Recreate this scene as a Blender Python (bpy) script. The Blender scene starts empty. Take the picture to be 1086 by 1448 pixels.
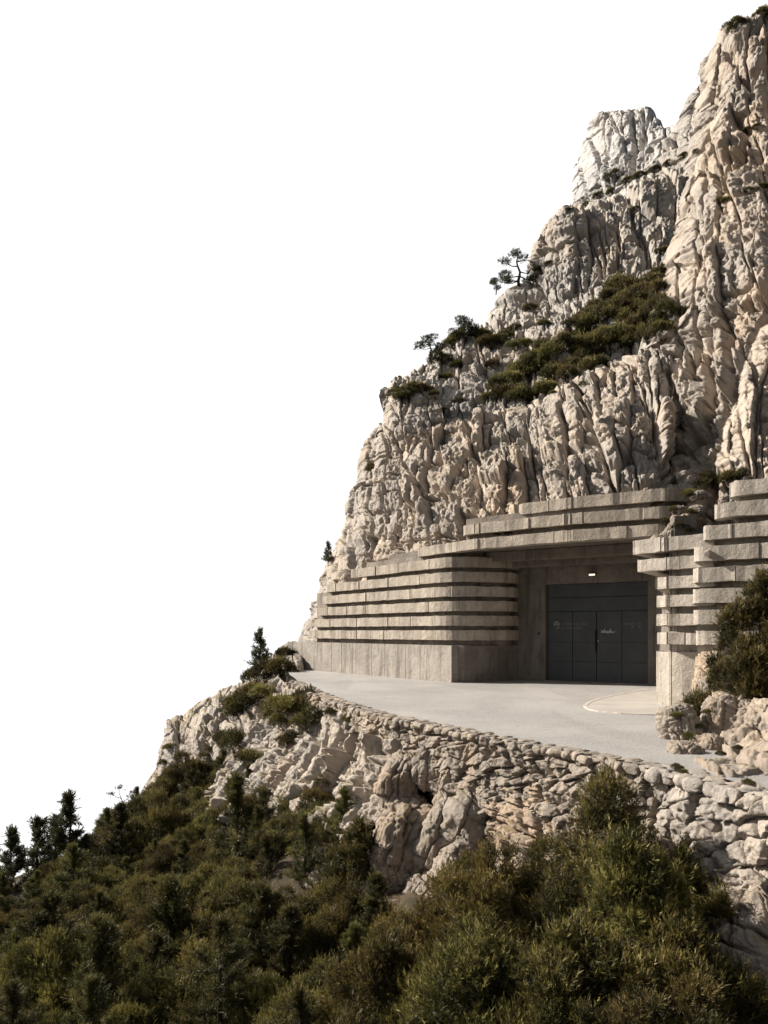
import bpy, math, random
import numpy as np
from mathutils import Vector

SC = bpy.context.scene
COL = SC.collection
# ------------------------------------------------------------------ camera, sky, sun, exposure
F, CX, HY, ZC = 1100.0, 543.0, 893.0, 1.73          # focal length and horizon of the photograph (1086 px wide)
cam_d = bpy.data.cameras.new('camera'); cam = bpy.data.objects.new('camera', cam_d); COL.objects.link(cam)
cam_d.sensor_fit = 'HORIZONTAL'; cam_d.sensor_width = 36; cam_d.lens = 36 * F / 1086
cam_d.shift_y = (HY - 724) / 1086
cam_d.clip_start = .1; cam_d.clip_end = 2000
cam.location = (0, 0, ZC); cam.rotation_euler = (math.radians(90), 0, 0)
SC.camera = cam

SUN = Vector((-.80, .27, .54)).normalized()
w = bpy.data.worlds.new('World'); SC.world = w; w.use_nodes = True
nt = w.node_tree; nt.nodes.clear()
o_ = nt.nodes.new('ShaderNodeOutputWorld')
sky = nt.nodes.new('ShaderNodeTexSky'); sky.sky_type = 'NISHITA'; sky.sun_disc = False
sky.sun_elevation = math.asin(SUN.z); sky.sun_rotation = math.atan2(SUN.x, SUN.y)
sky.dust_density = 2.5
b1 = nt.nodes.new('ShaderNodeBackground'); b1.inputs['Strength'].default_value = .05
hs_ = nt.nodes.new('ShaderNodeHueSaturation'); hs_.inputs['Saturation'].default_value = .35; nt.links.new(sky.outputs[0], hs_.inputs['Color'])
nt.links.new(hs_.outputs[0], b1.inputs['Color'])
b2 = nt.nodes.new('ShaderNodeBackground'); b2.inputs['Color'].default_value = (1, 1, 1, 1); b2.inputs['Strength'].default_value = .62
tc = nt.nodes.new('ShaderNodeTexCoord')
dp = nt.nodes.new('ShaderNodeVectorMath'); dp.operation = 'DOT_PRODUCT'
dp.inputs[1].default_value = Vector((-.15, 1, .25)).normalized()
nt.links.new(tc.outputs['Generated'], dp.inputs[0])
mr = nt.nodes.new('ShaderNodeMapRange'); mr.interpolation_type = 'SMOOTHSTEP'
mr.inputs['From Min'].default_value = .62; mr.inputs['From Max'].default_value = .78
nt.links.new(dp.outputs['Value'], mr.inputs['Value'])
mx = nt.nodes.new('ShaderNodeMixShader')
nt.links.new(mr.outputs[0], mx.inputs[0]); nt.links.new(b1.outputs[0], mx.inputs[1]); nt.links.new(b2.outputs[0], mx.inputs[2])
nt.links.new(mx.outputs[0], o_.inputs['Surface'])
sd_ = bpy.data.lights.new('sun', 'SUN'); sd_.energy = 4.6; sd_.angle = math.radians(.5); sd_.color = (1, .93, .83)
so = bpy.data.objects.new('sun', sd_); COL.objects.link(so); so.rotation_euler = SUN.to_track_quat('Z', 'Y').to_euler()
so.location = SUN * 60
vs = SC.view_settings; vs.view_transform = 'Standard'; vs.look = 'None'; vs.gamma = 1; vs.exposure = .95
SC.cycles.max_bounces = 6; SC.cycles.diffuse_bounces = 3; SC.cycles.transparent_max_bounces = 8

rng = np.random.default_rng(7)
random.seed(5)

# ------------------------------------------------------------------ helpers
def P(px, py, d):
    return np.array(((px - CX) / F * d, d, ZC + (HY - py) / F * d))
def PG(px, py):                       # a pixel on the road plane z=0
    return P(px, py, ZC * F / (py - HY))

def _h(ix, iy, iz, s):
    h = (ix.astype(np.uint32) * np.uint32(374761393) + iy.astype(np.uint32) * np.uint32(668265263)
         + iz.astype(np.uint32) * np.uint32(2147483647) + np.uint32((s * 974634777) & 0xffffffff))
    h = (h ^ (h >> np.uint32(13))) * np.uint32(1274126177)
    h = (h ^ (h >> np.uint32(16))) * np.uint32(2246822519)
    h = h ^ (h >> np.uint32(15))
    return h
def _f(h): return h.astype(np.float64) / 4294967295.0
def vnoise(p, seed=0):
    i = np.floor(p).astype(np.int64); f = p - i; u = f * f * (3 - 2 * f); r = 0
    for dx in (0, 1):
        for dy in (0, 1):
            for dz in (0, 1):
                wgt = (u[:, 0] if dx else 1 - u[:, 0]) * (u[:, 1] if dy else 1 - u[:, 1]) * (u[:, 2] if dz else 1 - u[:, 2])
                r = r + wgt * _f(_h(i[:, 0] + dx, i[:, 1] + dy, i[:, 2] + dz, seed))
    return r * 2 - 1
def fbm(p, oct=4, seed=0, gain=.5):
    a, r, q = 1.0, 0, np.array(p, dtype=np.float64)
    for k in range(oct):
        r = r + a * vnoise(q, seed + k * 13); a *= gain; q = q * 2.03 + 17.3
    return r
def worley(p, seed=0):
    i = np.floor(p).astype(np.int64); n = len(p)
    f1 = np.full(n, 9.); f2 = np.full(n, 9.); idv = np.zeros(n)
    for dx in (-1, 0, 1):
        for dy in (-1, 0, 1):
            for dz in (-1, 0, 1):
                cx, cy, cz = i[:, 0] + dx, i[:, 1] + dy, i[:, 2] + dz
                h = _h(cx, cy, cz, seed); h2 = h * np.uint32(2654435761) ^ (h >> np.uint32(7)); h3 = h2 * np.uint32(2246822519) ^ (h2 >> np.uint32(9))
                d = np.sqrt((cx + _f(h) - p[:, 0]) ** 2 + (cy + _f(h2) - p[:, 1]) ** 2 + (cz + _f(h3) - p[:, 2]) ** 2)
                m = d < f1
                f2 = np.where(m, f1, np.minimum(f2, d)); f1 = np.where(m, d, f1)
                idv = np.where(m, _f(h3 * np.uint32(40503) ^ h), idv)
    return f1, f2, idv
def sst(a, b, x):
    t = np.clip((x - a) / (b - a), 0, 1); return t * t * (3 - 2 * t)

def wcell(p, seed):
    """worley cells with the vector to the cell's own point, for facets"""
    i = np.floor(p).astype(np.int64); n = len(p)
    f1 = np.full(n, 9.); f2 = np.full(n, 9.); idv = np.zeros(n, np.uint32); rel = np.zeros((n, 3))
    for dx in (-1, 0, 1):
        for dy in (-1, 0, 1):
            for dz in (-1, 0, 1):
                cx, cy, cz = i[:, 0] + dx, i[:, 1] + dy, i[:, 2] + dz
                h = _h(cx, cy, cz, seed); h2 = h * np.uint32(2654435761) ^ (h >> np.uint32(7)); h3 = h2 * np.uint32(2246822519) ^ (h2 >> np.uint32(9))
                v = np.stack([p[:, 0] - cx - _f(h), p[:, 1] - cy - _f(h2), p[:, 2] - cz - _f(h3)], 1)
                d = np.sqrt((v * v).sum(1)); m = d < f1
                f2 = np.where(m, f1, np.minimum(f2, d)); f1 = np.where(m, d, f1); idv = np.where(m, h3 * np.uint32(40503) ^ h, idv); rel[m] = v[m]
    r1 = _f(idv); r2 = _f(idv * np.uint32(2654435761) ^ (idv >> np.uint32(11))); r3 = _f(idv * np.uint32(2246822519) ^ (idv >> np.uint32(5)))
    return f1, f2 - f1, r1, rel[:, 0] * (r2 - .5) * 2 + rel[:, 2] * (r3 - .5) * 2, rel
def hsh(i, k, sd):
    return _f(_h((i * 1e6).astype(np.int64), k.astype(np.int64), np.zeros(len(k), np.int64), sd))
def blocks(q, z, w, h, seed, bed, ck=1.0, cw=1.0):
    """upright joints split the face into columns, each column has its own level beds: jointed limestone blocks"""
    f1, e, i, tl, rel = wcell(q / np.array((w, w, w * 6.5)), seed)
    u = z / h * (.65 + .7 * i) + 7.3 * i; k = np.floor(u); fr = u - k; eb = np.minimum(fr, 1 - fr)
    b1, b2, b3, b4 = (hsh(i, k, seed + j) for j in (1, 2, 3, 4))
    m = bed * (b4 > .18)
    return (.50 * (i - .5) + .95 * (b1 - .5) * m + .9 * (b2 - .5) * rel[:, 0] + .75 * (b3 - .5) * (fr - .5) * m
            - .14 * rel[:, 0] ** 2 - .07 * (1 - sst(0, .16, e)) - .05 * m * (1 - sst(0, .10, eb))
            - .74 * ck * (1 - sst(.010 * cw, .070 * cw, e)) - .60 * ck * m * (1 - sst(.010 * cw, .075 * cw, eb)))
def rockdisp(p, s=1.0, seed=0, big=1.0, tall=1.8, mid=1.0, fine=1.0, yk=.035, strike=0.):
    """jointed weathered limestone: columns and beds at two sizes, facets, flutes, pits"""
    wv = np.stack([fbm(p / (2.4 * s), 3, seed + 1), fbm(p / (2.4 * s), 3, seed + 2), fbm(p / (2.4 * s), 3, seed + 3)], 1) * .15 * s
    wf = np.stack([fbm(p / (.55 * s), 2, seed + 4), fbm(p / (.55 * s), 2, seed + 15), fbm(p / (.55 * s), 2, seed + 16)], 1) * .045 * s
    q = p + wv + wf
    z = q[:, 2].copy() + .05 * p[:, 0]
    q[:, 0] -= strike * p[:, 1]; q[:, 1] *= yk      # the joints strike obliquely into the hill
    hb = .72 + .28 * tall
    d = big * s * .95 * blocks(q, z, 2.3 * s, 3.1 * s * hb, seed + 11, 1., .5, .55)
    d += mid * s * .42 * blocks(q + 5.1, z + 2.2, .80 * s, .85 * s * hb, seed + 23, 1.)
    k = sst(-.35, .3, fbm(p / (1.3 * s), 2, seed + 44))
    d += fine * s * k * .085 * blocks(q + wf + 9.7, z + wf[:, 0] * 2 + 4.4, .34 * s, .40 * s * hb, seed + 37, 1.)
    f1, e, i, tl, rel = wcell((p + 1.6 * wf) / (np.array((.24, .24, .24 * (1 + .5 * (tall - 1)))) * s) + 9.7, seed + 57)
    d += fine * s * (.045 * tl + .025 * (i - .5) - .03 * f1 * f1 - .035 * (1 - sst(.0, .11, e)) * k)
    zz = z / (1.55 * s) + .22 * fbm(p / (2.6 * s), 2, seed + 5)       # bedding planes that run on across the columns
    g = (np.abs(zz - np.round(zz))); g = 1 - sst(.010, .040, g)
    d -= .26 * s * g * sst(-.10, .25, fbm(p / (3.1 * s), 2, seed + 6)) * mid
    d += .16 * s * mid * (hsh(np.zeros(len(z)), np.floor(zz + .5) + 500, seed + 66) - .5)
    pit = sst(.52, .8, vnoise(p / (np.array((.15, .15, .24)) * s), seed + 9))
    d -= .075 * s * pit * fine * sst(-.2, .3, fbm(p / (1.1 * s), 2, seed + 46))
    _, _, i, tl, _ = wcell((q + .5 * wf) / (np.array((.62, .62, .95)) * s) + 2.2, seed + 77)
    d += fine * s * (.17 * tl + .05 * (i - .5))
    _, _, i, tl, _ = wcell((p + wf) / (np.array((.27, .27, .38)) * s) + 6.2, seed + 87)
    d += fine * s * (.075 * tl + .03 * (i - .5))
    d += .045 * s * fbm(p / (.4 * s), 5, seed + 7, .55) * fine
    return d

def tps(xy, v, smooth=0.0):
    xy = np.asarray(xy, float); v = np.asarray(v, float); n = len(xy)
    def K(a, b):
        r2 = ((a[:, None, :] - b[None, :, :]) ** 2).sum(-1); return .5 * r2 * np.log(r2 + 1e-9)
    A = np.zeros((n + 3, n + 3)); A[:n, :n] = K(xy, xy) + smooth * np.eye(n)
    A[:n, n] = 1; A[:n, n + 1:] = xy; A[n, :n] = 1; A[n + 1:, :n] = xy.T
    sol = np.linalg.lstsq(A, np.concatenate([v, np.zeros(3)]), rcond=None)[0]
    def fn(q):
        out = np.empty(len(q))
        for k in range(0, len(q), 40000):
            b = q[k:k + 40000]; out[k:k + 40000] = K(b, xy) @ sol[:n] + sol[n] + b @ sol[n + 1:]
        return out
    return fn

def mk_mesh(name, verts, faces, smooth=True, attr=None):
    verts = np.ascontiguousarray(verts, dtype=np.float32); me = bpy.data.meshes.new(name)
    if isinstance(faces, np.ndarray):
        nf, k = faces.shape
        me.vertices.add(len(verts)); me.vertices.foreach_set('co', verts.ravel())
        me.loops.add(nf * k); me.loops.foreach_set('vertex_index', np.ascontiguousarray(faces, dtype=np.int32).ravel())
        me.polygons.add(nf); me.polygons.foreach_set('loop_start', np.arange(0, nf * k, k, dtype=np.int32))
        me.update(calc_edges=True); me.validate()
    else:
        me.from_pydata(verts.tolist(), [], faces); me.update()
    me.polygons.foreach_set('use_smooth', np.full(len(me.polygons), smooth))
    if attr is not None:
        a = me.attributes.new('tone', 'FLOAT', 'POINT'); a.data.foreach_set('value', np.ascontiguousarray(attr, dtype=np.float32))
    return me
def link(name, me, mat, parent=None, **props):
    o = bpy.data.objects.new(name, me); COL.objects.link(o)
    if mat is not None and len(me.materials) == 0: me.materials.append(mat)
    if parent is not None: o.parent = parent
    for k, v in props.items(): o[k] = v
    return o
def empty(name, loc, label, cat, group=None):
    o = bpy.data.objects.new(name, None); COL.objects.link(o); o.location = loc; o.empty_display_size = .2
    o['label'] = label; o['category'] = cat
    if group: o['group'] = group
    return o
def copy_thing(src, loc, rz, sc, label, group=None, tilt=(0, 0)):
    c = src.copy(); COL.objects.link(c)
    for ch in src.children:
        k = ch.copy(); COL.objects.link(k); k.parent = c
    c.location = loc; c.rotation_euler = (tilt[0], tilt[1], rz); c.scale = sc if hasattr(sc, '__len__') else (sc, sc, sc)
    c['label'] = label
    if group: c['group'] = group
    elif 'group' in c: del c['group']
    return c

# ------------------------------------------------------------------ materials
class N:
    def __init__(s, name):
        s.m = bpy.data.materials.new(name); s.m.use_nodes = True; s.t = s.m.node_tree
        s.b = s.t.nodes['Principled BSDF']; s.co = s.n('ShaderNodeTexCoord').outputs['Object']
        s.geo = s.n('ShaderNodeNewGeometry')
    def n(s, t): return s.t.nodes.new(t)
    def l(s, a, b): s.t.links.new(a, b)
    def scale(s, v):
        m = s.n('ShaderNodeMapping'); m.inputs['Scale'].default_value = v; s.l(s.geo.outputs['Position'], m.inputs[0]); return m.outputs[0]
    def noise(s, sc, det=4, rough=.55, vec=None, dist=0):
        k = s.n('ShaderNodeTexNoise'); k.inputs['Scale'].default_value = sc; k.inputs['Detail'].default_value = det
        k.inputs['Roughness'].default_value = rough; k.inputs['Distortion'].default_value = dist
        s.l(vec if vec is not None else s.geo.outputs['Position'], k.inputs['Vector']); return k.outputs['Fac']
    def vor(s, sc, vec=None, feat='F1'):
        k = s.n('ShaderNodeTexVoronoi'); k.feature = feat; k.inputs['Scale'].default_value = sc
        s.l(vec if vec is not None else s.geo.outputs['Position'], k.inputs['Vector']); return k.outputs['Distance']
    def ramp(s, x, a, b, lo=0., hi=1.):
        k = s.n('ShaderNodeMapRange'); k.interpolation_type = 'SMOOTHSTEP'
        for nm, v in (('From Min', a), ('From Max', b), ('To Min', lo), ('To Max', hi)): k.inputs[nm].default_value = v
        s.l(x, k.inputs['Value']); return k.outputs[0]
    def mix(s, f, a, b, mode='MIX'):
        k = s.n('ShaderNodeMix'); k.data_type = 'RGBA'; k.blend_type = mode
        if isinstance(f, (int, float)): k.inputs[0].default_value = f
        else: s.l(f, k.inputs[0])
        for i, c in ((6, a), (7, b)):
            if isinstance(c, tuple): k.inputs[i].default_value = (*c, 1)
            else: s.l(c, k.inputs[i])
        return k.outputs[2]
    def math(s, op, a, b=0.):
        k = s.n('ShaderNodeMath'); k.operation = op
        for i, c in ((0, a), (1, b)):
            if isinstance(c, (int, float)): k.inputs[i].default_value = c
            else: s.l(c, k.inputs[i])
        return k.outputs[0]
    def bump(s, h, st, dist, prev=None):
        k = s.n('ShaderNodeBump'); k.inputs['Strength'].default_value = st; k.inputs['Distance'].default_value = dist
        s.l(h, k.inputs['Height'])
        if prev is not None: s.l(prev, k.inputs['Normal'])
        return k.outputs[0]
    def done(s, col, rough=.9, nrm=None, spec=.25):
        if isinstance(col, tuple): s.b.inputs['Base Color'].default_value = (*col, 1)
        else: s.l(col, s.b.inputs['Base Color'])
        if isinstance(rough, (int, float)): s.b.inputs['Roughness'].default_value = rough
        else: s.l(rough, s.b.inputs['Roughness'])
        s.b.inputs['Specular IOR Level'].default_value = spec
        if nrm is not None: s.l(nrm, s.b.inputs['Normal'])
        return s.m

def rock_mat(name, base, grey, warm, moss=.0, sc=1.0):
    n = N(name)
    c = n.mix(n.ramp(n.noise(.33 * sc, 5, .65), .40, .60), base, grey)
    c = n.mix(n.math('MULTIPLY', n.ramp(n.noise(.30 * sc, 5, .65, n.scale((1, 1, .5)), .8), .49, .68), .6), c, warm)
    st = n.ramp(n.noise(1.1 * sc, 5, .7, n.scale((1.6, 1.6, .22))), .50, .70)       # rain streaks
    c = n.mix(n.math('MULTIPLY', st, .42), c, tuple(x * .50 for x in grey))
    li = n.ramp(n.noise(3.3 * sc, 6, .75), .54, .70)                             # lichen
    c = n.mix(n.math('MULTIPLY', li, .34), c, tuple(x * .45 for x in grey))
    pale = n.ramp(n.noise(6.5 * sc, 5, .7), .55, .70)
    c = n.mix(n.math('MULTIPLY', pale, .40), c, tuple(min(.75, x * 1.35) for x in base))
    sp = n.ramp(n.noise(19 * sc, 4, .7), .58, .70)                               # dark pin pricks of lichen
    c = n.mix(n.math('MULTIPLY', sp, .3), c, tuple(x * .4 for x in grey))
    if moss:
        nz = n.n('ShaderNodeSeparateXYZ'); n.l(n.geo.outputs['Normal'], nz.inputs[0])
        mm = n.math('MULTIPLY', n.ramp(nz.outputs[2], .58, .85), n.ramp(n.noise(1.3 * sc, 4), .45, .6))
        c = n.mix(n.math('MULTIPLY', mm, moss), c, (.13, .105, .035))
    nr = n.bump(n.noise(4.5 * sc, 7, .72), .75, .10)
    nr = n.bump(n.vor(7 * sc, n.scale((1, 1, .6))), .22, .05, nr)
    nr = n.bump(n.noise(30 * sc, 4, .65), .5, .02, nr)
    return n.done(c, .94, nr, .15)
M_rock = rock_mat('limestone', (.415, .36, .305), (.32, .292, .265), (.41, .315, .225), .75)
M_warm = rock_mat('warm_limestone', (.445, .375, .308), (.345, .307, .27), (.445, .325, .225), .6)
M_grey = rock_mat('grey_limestone', (.425, .385, .342), (.325, .303, .28), (.40, .325, .255), .6, .7)
M_pale = rock_mat('hazed_peak_limestone', (.52, .49, .46), (.40, .39, .38), (.50, .45, .40), .5, .6)  # lighter grey rock, with slight distance haze painted into the colour
M_near = rock_mat('weathered_boulder_rock', (.40, .33, .262), (.30, .26, .222), (.39, .28, .185), .5, 1.6)

def concrete_mat(name, base, dark, board=False):
    n = N(name)
    c = n.mix(n.ramp(n.noise(1.1, 6, .68), .40, .60), base, dark)
    c = n.mix(n.math('MULTIPLY', n.ramp(n.noise(2.2, 5, .7, n.scale((1.2, 1.2, .16))), .48, .66), .7), c, tuple(x * .50 for x in dark))
    c = n.mix(n.math('MULTIPLY', n.ramp(n.noise(7, 5, .7), .55, .72), .4), c, tuple(x * 1.3 for x in base))
    c = n.mix(n.math('MULTIPLY', n.ramp(n.noise(22, 4, .7), .56, .68), .6), c, tuple(x * .5 for x in dark))
    sp = n.ramp(n.vor(3.2), .05, .09, 1, 0)                          # blow holes
    c = n.mix(n.math('MULTIPLY', sp, .6), c, tuple(x * .35 for x in dark))
    nr = n.bump(n.noise(4.5, 7, .72), .9, .07)
    nr = n.bump(n.ramp(n.noise(6, 5, .7, None, 1.2), .5, .62), .35, .02, nr)
    nr = n.bump(n.noise(45, 4, .65), .55, .012, nr)
    if board: nr = n.bump(n.noise(3.0, 3, .6, n.scale((3.2, 3.2, .12))), .5, .03, nr)
    return n.done(c, .88, nr, .25)
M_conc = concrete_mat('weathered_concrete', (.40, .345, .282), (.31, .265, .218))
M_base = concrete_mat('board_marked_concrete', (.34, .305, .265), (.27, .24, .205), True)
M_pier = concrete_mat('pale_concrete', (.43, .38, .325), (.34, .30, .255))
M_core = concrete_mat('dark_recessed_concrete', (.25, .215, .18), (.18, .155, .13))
M_inner = concrete_mat('recess_shade_concrete', (.205, .178, .15), (.16, .138, .117))  # darker copy of the concrete; the recess shade is put into its colour

n = N('asphalt')
c = n.mix(n.ramp(n.noise(.35, 5, .6), .35, .65), (.345, .325, .305), (.275, .262, .248))
c = n.mix(n.math('MULTIPLY', n.ramp(n.noise(.55, 3, .5, n.scale((1.0, .22, 1)), .8), .50, .64), .35), c, (.20, .185, .17))
c = n.mix(n.math('MULTIPLY', n.ramp(n.noise(26, 4, .75), .48, .64), .7), c, (.50, .475, .45))
c = n.mix(n.math('MULTIPLY', n.ramp(n.noise(9, 6, .8), .53, .66), .5), c, (.16, .15, .142))
c = n.mix(n.math('MULTIPLY', n.ramp(n.noise(1.6, 6, .75, None, 1.5), .56, .62), .3), c, (.19, .18, .17))
c = n.mix(n.math('MULTIPLY', n.ramp(n.noise(60, 2, .6), .56, .68), .4), c, (.15, .14, .13))
M_road = n.done(c, .85, n.bump(n.noise(45, 4, .7), .8, .02), .3)
n = N('worn_concrete_apron')
c = n.mix(n.ramp(n.noise(1.1, 5, .6), .35, .65), (.40, .365, .325), (.335, .305, .272))
c = n.mix(n.math('MULTIPLY', n.ramp(n.noise(40, 3, .7), .5, .7), .4), c, (.50, .45, .39))
M_apron = n.done(c, .88, n.bump(n.noise(40, 4, .7), .4, .01))
n = N('pale_kerb_stone'); M_kerb = n.done(n.mix(n.ramp(n.noise(6, 4), .4, .62), (.50, .455, .40), (.38, .34, .30)), .85, n.bump(n.noise(25, 4), .4, .01))
n = N('soil')
c = n.mix(n.ramp(n.noise(1.2, 5, .6), .4, .6), (.085, .062, .04), (.045, .036, .02))
c = n.mix(n.ramp(n.noise(5, 4, .7), .6, .7), c, (.20, .16, .115))
M_soil = n.done(c, .95, n.bump(n.noise(6, 6, .7), .8, .12))
n = N('dark_gap_earth'); M_gap = n.done(n.mix(n.ramp(n.noise(9, 4), .4, .6), (.10, .08, .06), (.05, .042, .033)), .95, n.bump(n.noise(14, 4), .6, .04))
n = N('gate_steel')
c = n.mix(n.ramp(n.noise(1.5, 4), .35, .65), (.040, .043, .045), (.029, .031, .033))
M_gate = n.done(c, .5, n.bump(n.noise(60, 2), .06, .004), .45)
n = N('dark_seam_steel'); M_seam = n.done((.013, .0135, .014), .6)  # near-black steel of the backing seen through the gate seams
n = N('handle_steel'); M_handle = n.done((.012, .012, .013), .35); n.b.inputs['Metallic'].default_value = .6
n = N('brushed_steel'); M_steel = n.done((.35, .34, .33), .35); n.b.inputs['Metallic'].default_value = .9
n = N('white_vinyl'); M_white = n.done((.42, .42, .41), .6)
n = N('faded_vinyl'); M_faint = n.done((.17, .17, .17), .6)
n = N('lamp_housing'); M_lampbody = n.done((.05, .05, .05), .4)
n = N('lamp_glass'); M_lamp = n.done((.8, .75, .65), .4)
n.b.inputs['Emission Color'].default_value = (1, .86, .68, 1); n.b.inputs['Emission Strength'].default_value = .6
n = N('bark')
M_bark = n.done(n.mix(n.ramp(n.noise(18, 4), .4, .6), (.085, .062, .045), (.045, .034, .026)), .95, n.bump(n.noise(30, 4), .6, .02))
n = N('pale_dead_wood'); M_dead = n.done(n.mix(n.ramp(n.noise(18, 4), .4, .6), (.22, .19, .16), (.12, .10, .08)), .95)

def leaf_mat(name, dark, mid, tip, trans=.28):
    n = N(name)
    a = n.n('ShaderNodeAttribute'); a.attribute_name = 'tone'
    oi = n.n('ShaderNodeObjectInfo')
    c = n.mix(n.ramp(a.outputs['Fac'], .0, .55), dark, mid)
    c = n.mix(n.ramp(a.outputs['Fac'], .55, 1.), c, tip)  # paler new growth, with sunlit highlights also painted into the tip colour
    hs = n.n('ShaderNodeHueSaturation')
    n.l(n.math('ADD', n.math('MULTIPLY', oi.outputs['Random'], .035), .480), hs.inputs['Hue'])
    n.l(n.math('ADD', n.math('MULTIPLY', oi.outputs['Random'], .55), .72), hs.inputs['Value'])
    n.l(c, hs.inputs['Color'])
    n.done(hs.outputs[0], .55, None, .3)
    tr = n.n('ShaderNodeBsdfTranslucent'); n.l(hs.outputs[0], tr.inputs['Color'])
    ms = n.n('ShaderNodeMixShader'); ms.inputs[0].default_value = trans
    n.l(n.b.outputs[0], ms.inputs[1]); n.l(tr.outputs[0], ms.inputs[2])
    n.l(ms.outputs[0], n.t.nodes['Material Output'].inputs['Surface'])
    return n.m
L_scrub = leaf_mat('scrub_leaves', (.026, .025, .009), (.062, .055, .016), (.235, .192, .055), .3)
L_pine = leaf_mat('pine_needles', (.024, .026, .010), (.062, .060, .019), (.19, .162, .05), .28)
L_olive = leaf_mat('olive_sprays', (.027, .026, .009), (.068, .062, .018), (.255, .216, .064), .3)
L_rust = leaf_mat('rusty_sprays', (.034, .028, .009), (.10, .079, .021), (.26, .20, .058), .3)
L_ridge = leaf_mat('ridge_needles', (.034, .038, .022), (.065, .068, .034), (.12, .115, .055), .3)

# ------------------------------------------------------------------ rock faces
def seg_dist(q, a, b):
    ab = b - a; t = np.clip(((q - a) @ ab) / (ab @ ab + 1e-12), 0, 1)
    return np.linalg.norm(q - (a + t[:, None] * ab), axis=1)
def inside(q, poly):
    r = np.zeros(len(q), bool); n_ = len(poly)
    for i in range(n_):
        a, b = poly[i], poly[(i + 1) % n_]
        c = (a[1] > q[:, 1]) != (b[1] > q[:, 1])
        x = (b[0] - a[0]) * (q[:, 1] - a[1]) / (b[1] - a[1] + 1e-12) + a[0]
        r ^= c & (q[:, 0] < x)
    return r
def cliff(name, outline, ctrl, mat, label, step_px=.9, R=1.0, s=1.0, seed=0, jag=.35, back=1.6, lumps=(), **rk):
    """outline: (px, py, depth[, 'o']) corners; 'o' = the edge that starts here is buried, so it is not rounded off"""
    W = [P(*v[:3]) for v in outline] + [P(*v) for v in ctrl]
    fn = tps([(p[0], p[2]) for p in W], [p[1] for p in W], .02)
    poly = np.array([(P(*v[:3])[0], P(*v[:3])[2]) for v in outline])
    dm = float(np.mean([v[2] for v in outline])); st = step_px / F * dm
    x0, z0 = poly.min(0) - .6; x1, z1 = poly.max(0) + .6
    nx, nz = int((x1 - x0) / st) + 1, int((z1 - z0) / st) + 1
    gx, gz = np.meshgrid(np.linspace(x0, x1, nx), np.linspace(z0, z1, nz))
    q = np.stack([gx.ravel(), gz.ravel()], 1)
    y = fn(q)
    p3 = np.stack([q[:, 0], y, q[:, 1]], 1)
    sd = np.full(len(q), 1e9); so_ = np.full(len(q), 1e9)
    for i, v in enumerate(outline):
        dd = seg_dist(q, poly[i], poly[(i + 1) % len(poly)])
        if len(v) > 3: so_ = np.minimum(so_, dd)
        else: sd = np.minimum(sd, dd)
    ins = inside(q, poly); sgn = np.where(ins, 1., -1.)
    sd = sd * np.where((sd < so_) | ins, sgn, 1.) 
    sd = sd + .12 * jag * s + jag * s * (fbm(p3 / (1.5 * s), 2, seed + 51, .5) + .45 * (worley(p3 / (.7 * s), seed + 61)[2] - .5))
    ok = (sd > 0) & ins
    t = np.clip(1 - sd / R, 0, 1)
    pn = p3.copy(); y = y + back * R * (1 - np.sqrt(np.clip(1 - t * t, 0, 1)))
    p3[:, 1] = y
    Y = y.reshape(nz, nx); gz_, gx_ = np.gradient(fn(q).reshape(nz, nx), st, st)
    nrm = np.stack([gx_.ravel(), -np.ones(len(q)), gz_.ravel()], 1); nrm /= np.linalg.norm(nrm, axis=1)[:, None]
    rk.setdefault('strike', float(np.mean([(v[0] - CX) / F for v in outline + ctrl]))); d = rockdisp(pn, s, seed, **rk) * (1 - .75 * t)
    p = p3 + nrm * d[:, None]
    idx = np.arange(nx * nz).reshape(nz, nx)
    f = np.stack([idx[:-1, :-1].ravel(), idx[:-1, 1:].ravel(), idx[1:, 1:].ravel(), idx[1:, :-1].ravel()], 1)
    f = f[ok[f].all(1)]
    used = np.unique(f); re = np.full(nx * nz, -1); re[used] = np.arange(len(used))
    me = mk_mesh(name, p[used], re[f])
    return link(name, me, mat, kind='structure', label=label)

# far peak
cliff('rock_peak', [(806, 292, 75, 'o'), (806, 285, 75), (813, 245, 75), (821, 200, 75), (834, 160, 74.5), (850, 143, 74), (880, 140, 72), (914, 136, 70), (938, 142, 69), (952, 168, 67, 'o'), (985, 260, 63, 'o'), (985, 330, 62, 'o'), (830, 330, 72, 'o')],
      [(870, 220, 70), (920, 220, 67)], M_pale, 'pale grey flat topped rock tower standing far behind the ridge', R=1.5, s=1.7, seed=104, jag=.2, tall=1.8, big=.75)
# ridge behind the big buttress
cliff('rock_ridge', [(936, 240, 50, 'o'), (920, 215, 52, 'o'), (945, 185, 52), (968, 150, 51), (985, 115, 50), (1003, 95, 50), (1020, 70, 49, 'o'), (1090, 120, 47, 'o'), (1090, 320, 44, 'o'), (940, 330, 46, 'o')],
      [(980, 200, 47)], M_grey, 'grey jagged rock ridge between the far tower and the tall buttress', R=1.4, s=1.25, seed=131, tall=1.8)
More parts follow.
